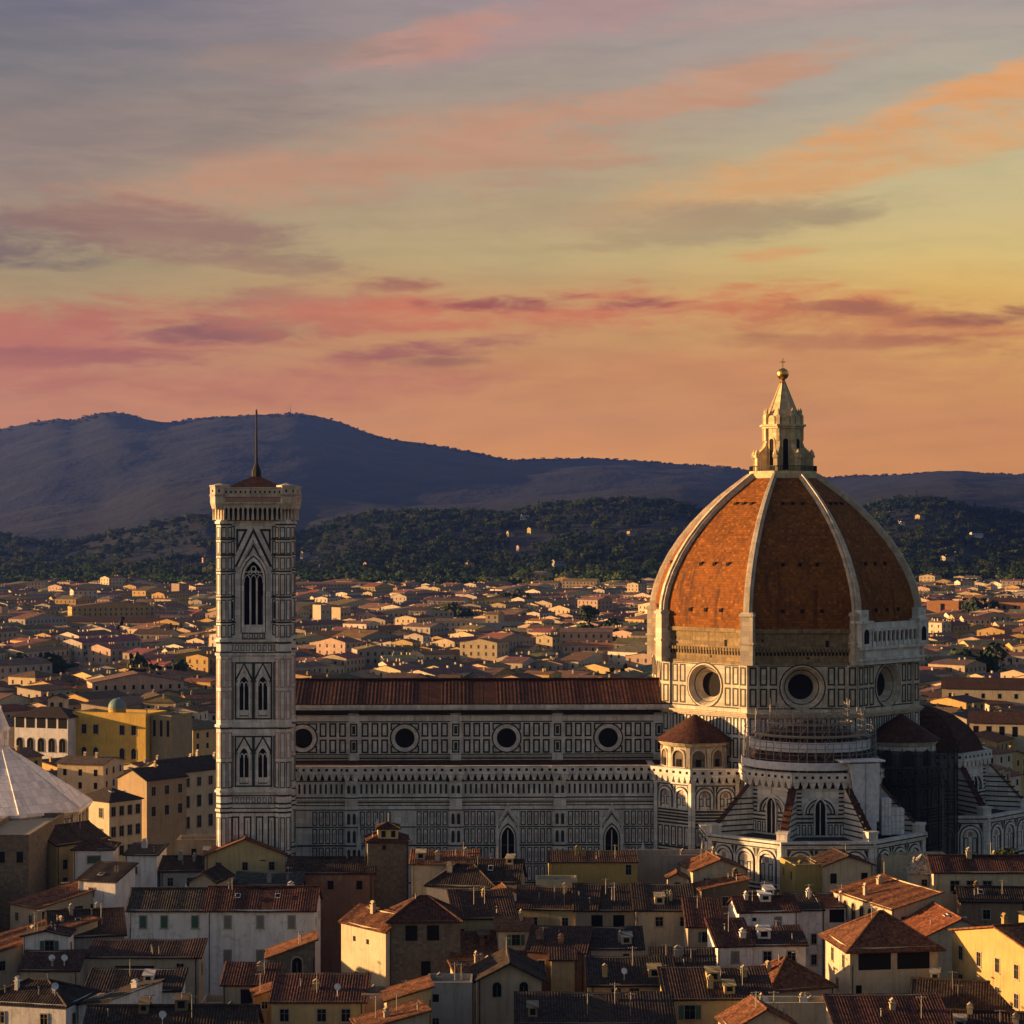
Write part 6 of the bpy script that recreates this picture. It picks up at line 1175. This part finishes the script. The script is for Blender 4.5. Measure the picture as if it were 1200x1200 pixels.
def forest():
    q = random.Random(21); nq = np.random.default_rng(4)
    tm = [crown_arrays(q, 120, 'round') for _ in range(5)] + [crown_arrays(q, 46, 'cypress') for _ in range(2)] + [crown_arrays(q, 60, 'umbrella') for _ in range(2)]
    VV, CC = [], []
    def put(x, y, h, w, k, col, sink=.15):
        A_, S_ = tm[k]; z = hill_z(x, y); a = q.uniform(0, 6.28); ca, sa = math.cos(a), math.sin(a); P = A_.copy(); X = P[..., 0] * ca - P[..., 1] * sa; Yy = P[..., 0] * sa + P[..., 1] * ca
        P[..., 0] = X * h * w + x; P[..., 1] = Yy * h * w + y; P[..., 2] = P[..., 2] * h + z - sink * h; VV.append(P); CC.append(np.outer(S_, np.array(col)))
    n = 0
    while n < 6200:
        px = q.uniform(-40, 1240); y = 2520 + (q.random() ** 1.5) * 1700; x = (px - HX) * y / FOC; f = wob(x * 1.7 + 300, y * 1.7)
        if y > 3100 and f > .55 and q.random() < .85: continue
        if px < 250 and y > 2900 and q.random() < .55: continue
        if any(-10 < x - cx < cw + 12 and -14 < cy - y < 110 + .1 * cw for cx, cy, cw in CLEAR): continue
        k = q.choices(range(9), (3, 3, 3, 3, 3, 1.4, 1.4, 1, 1))[0]; h = q.uniform(10, 19) * (1.3 if k in (5, 6) else 1) * (1.65 if y < 2800 else 1); g_ = q.choice((G1, G1, G2, G3, (.05, .062, .018), (.014, .030, .012)))
        j = q.uniform(.7, 1.3) * (1.7 if y < 2700 else 1.15); put(x, y, h, q.uniform(.9, 1.4) if k < 5 else 1.0, k, tuple(c * j for c in g_)); n += 1
    for i in range(1500):                                         # ragged tree line along the crests
        px = q.uniform(-40, 1240); y = Y_NEAR + q.uniform(-120, 120) if i % 2 else Y_FAR + q.uniform(-160, 120); put((px - HX) * y / FOC, y, q.uniform(8, 15), 1.4, q.choice((0, 1, 2, 3, 4)), (.010, .015, .008), .4)
    V = np.concatenate(VV).reshape(-1, 3); C = np.concatenate(CC); n = len(V) // 4
    me = bpy.data.meshes.new('forest'); me.vertices.add(len(V)); me.vertices.foreach_set('co', V.ravel()); me.loops.add(4 * n); me.loops.foreach_set('vertex_index', np.arange(4 * n, dtype=np.int32)); me.polygons.add(n); me.polygons.foreach_set('loop_start', np.arange(0, 4 * n, 4, dtype=np.int32))
    ca_ = me.color_attributes.new('Col', 'FLOAT_COLOR', 'CORNER'); ca_.data.foreach_set('color', np.repeat(np.concatenate([C, np.ones((n, 1))], 1), 4, axis=0).ravel()); me.materials.append(LEAF_FAR); me.update(); me.validate()
    o = link('forest', me); o['kind'] = 'stuff'; o['label'] = 'dark mixed woods covering the foot of the hills behind the city'
forest()

for px, py, Y, w, wc, lab in VILLAS:
    for Y in range(2500, 3880, 15):                              # walk out along the ground until the house stands where the photo shows it
        zt = hill_z((px + w * .3 - HX) * Y / FOC, Y); x = (px - HX) * Y / FOC
        if to_px((x, Y, zt + 4.5))[1] <= py: break
    z = zt + 8.0; P = to_px((x, Y, z)); w *= .8
    r_ = house(lab, P, Y, w, 11, a=rc_.uniform(15, 35), kind=rc_.choice(('hip', 'gx')), rise=2.2, wc=tuple(min(.75, c * .8) for c in wc), rc=BRN, cor=False, ch=1, name='villa', cat='villa', win=[('f', max(2, int(w / 4)), 2.6, 'v', 1.3, 2.0), ('l', 2, 2.6, 'v', 1.3, 2.0)])
p = world_at(340, 487, Y_FAR); hz = hill_z(p.x, Y_FAR); mast = thing('radio_mast', 'thin radio mast standing on the highest far ridge above the bell tower', 'mast', (p.x, Y_FAR, hz - 2)); b = MB(); b.tube((0, 0, 0), (0, 0, 22), 2.2, 1.6, 6); b.obj('base_tower', STEEL, mast); b = MB(); b.tube((0, 0, 22), (0, 0, 42), 1.2, .5, 6); b.obj('antenna', STEEL, mast)

# ---------------------------------------------------------------- air
b = MB(); b.box(-9000, 9000, -300, 13000, -3, 690); hz_m = bpy.data.materials.new('haze'); hz_m.use_nodes = True; t = NT(hz_m.node_tree)
v_ = t.node('ShaderNodeVolumePrincipled', {'Color': (.13, .26, 1.0, 1), 'Density': 4.3e-5, 'Anisotropy': 0.6}); t.l.new(v_.outputs[0], t.node('ShaderNodeOutputMaterial').inputs['Volume'])
hz_o = b.obj('haze', hz_m); hz_o['kind'] = 'stuff'
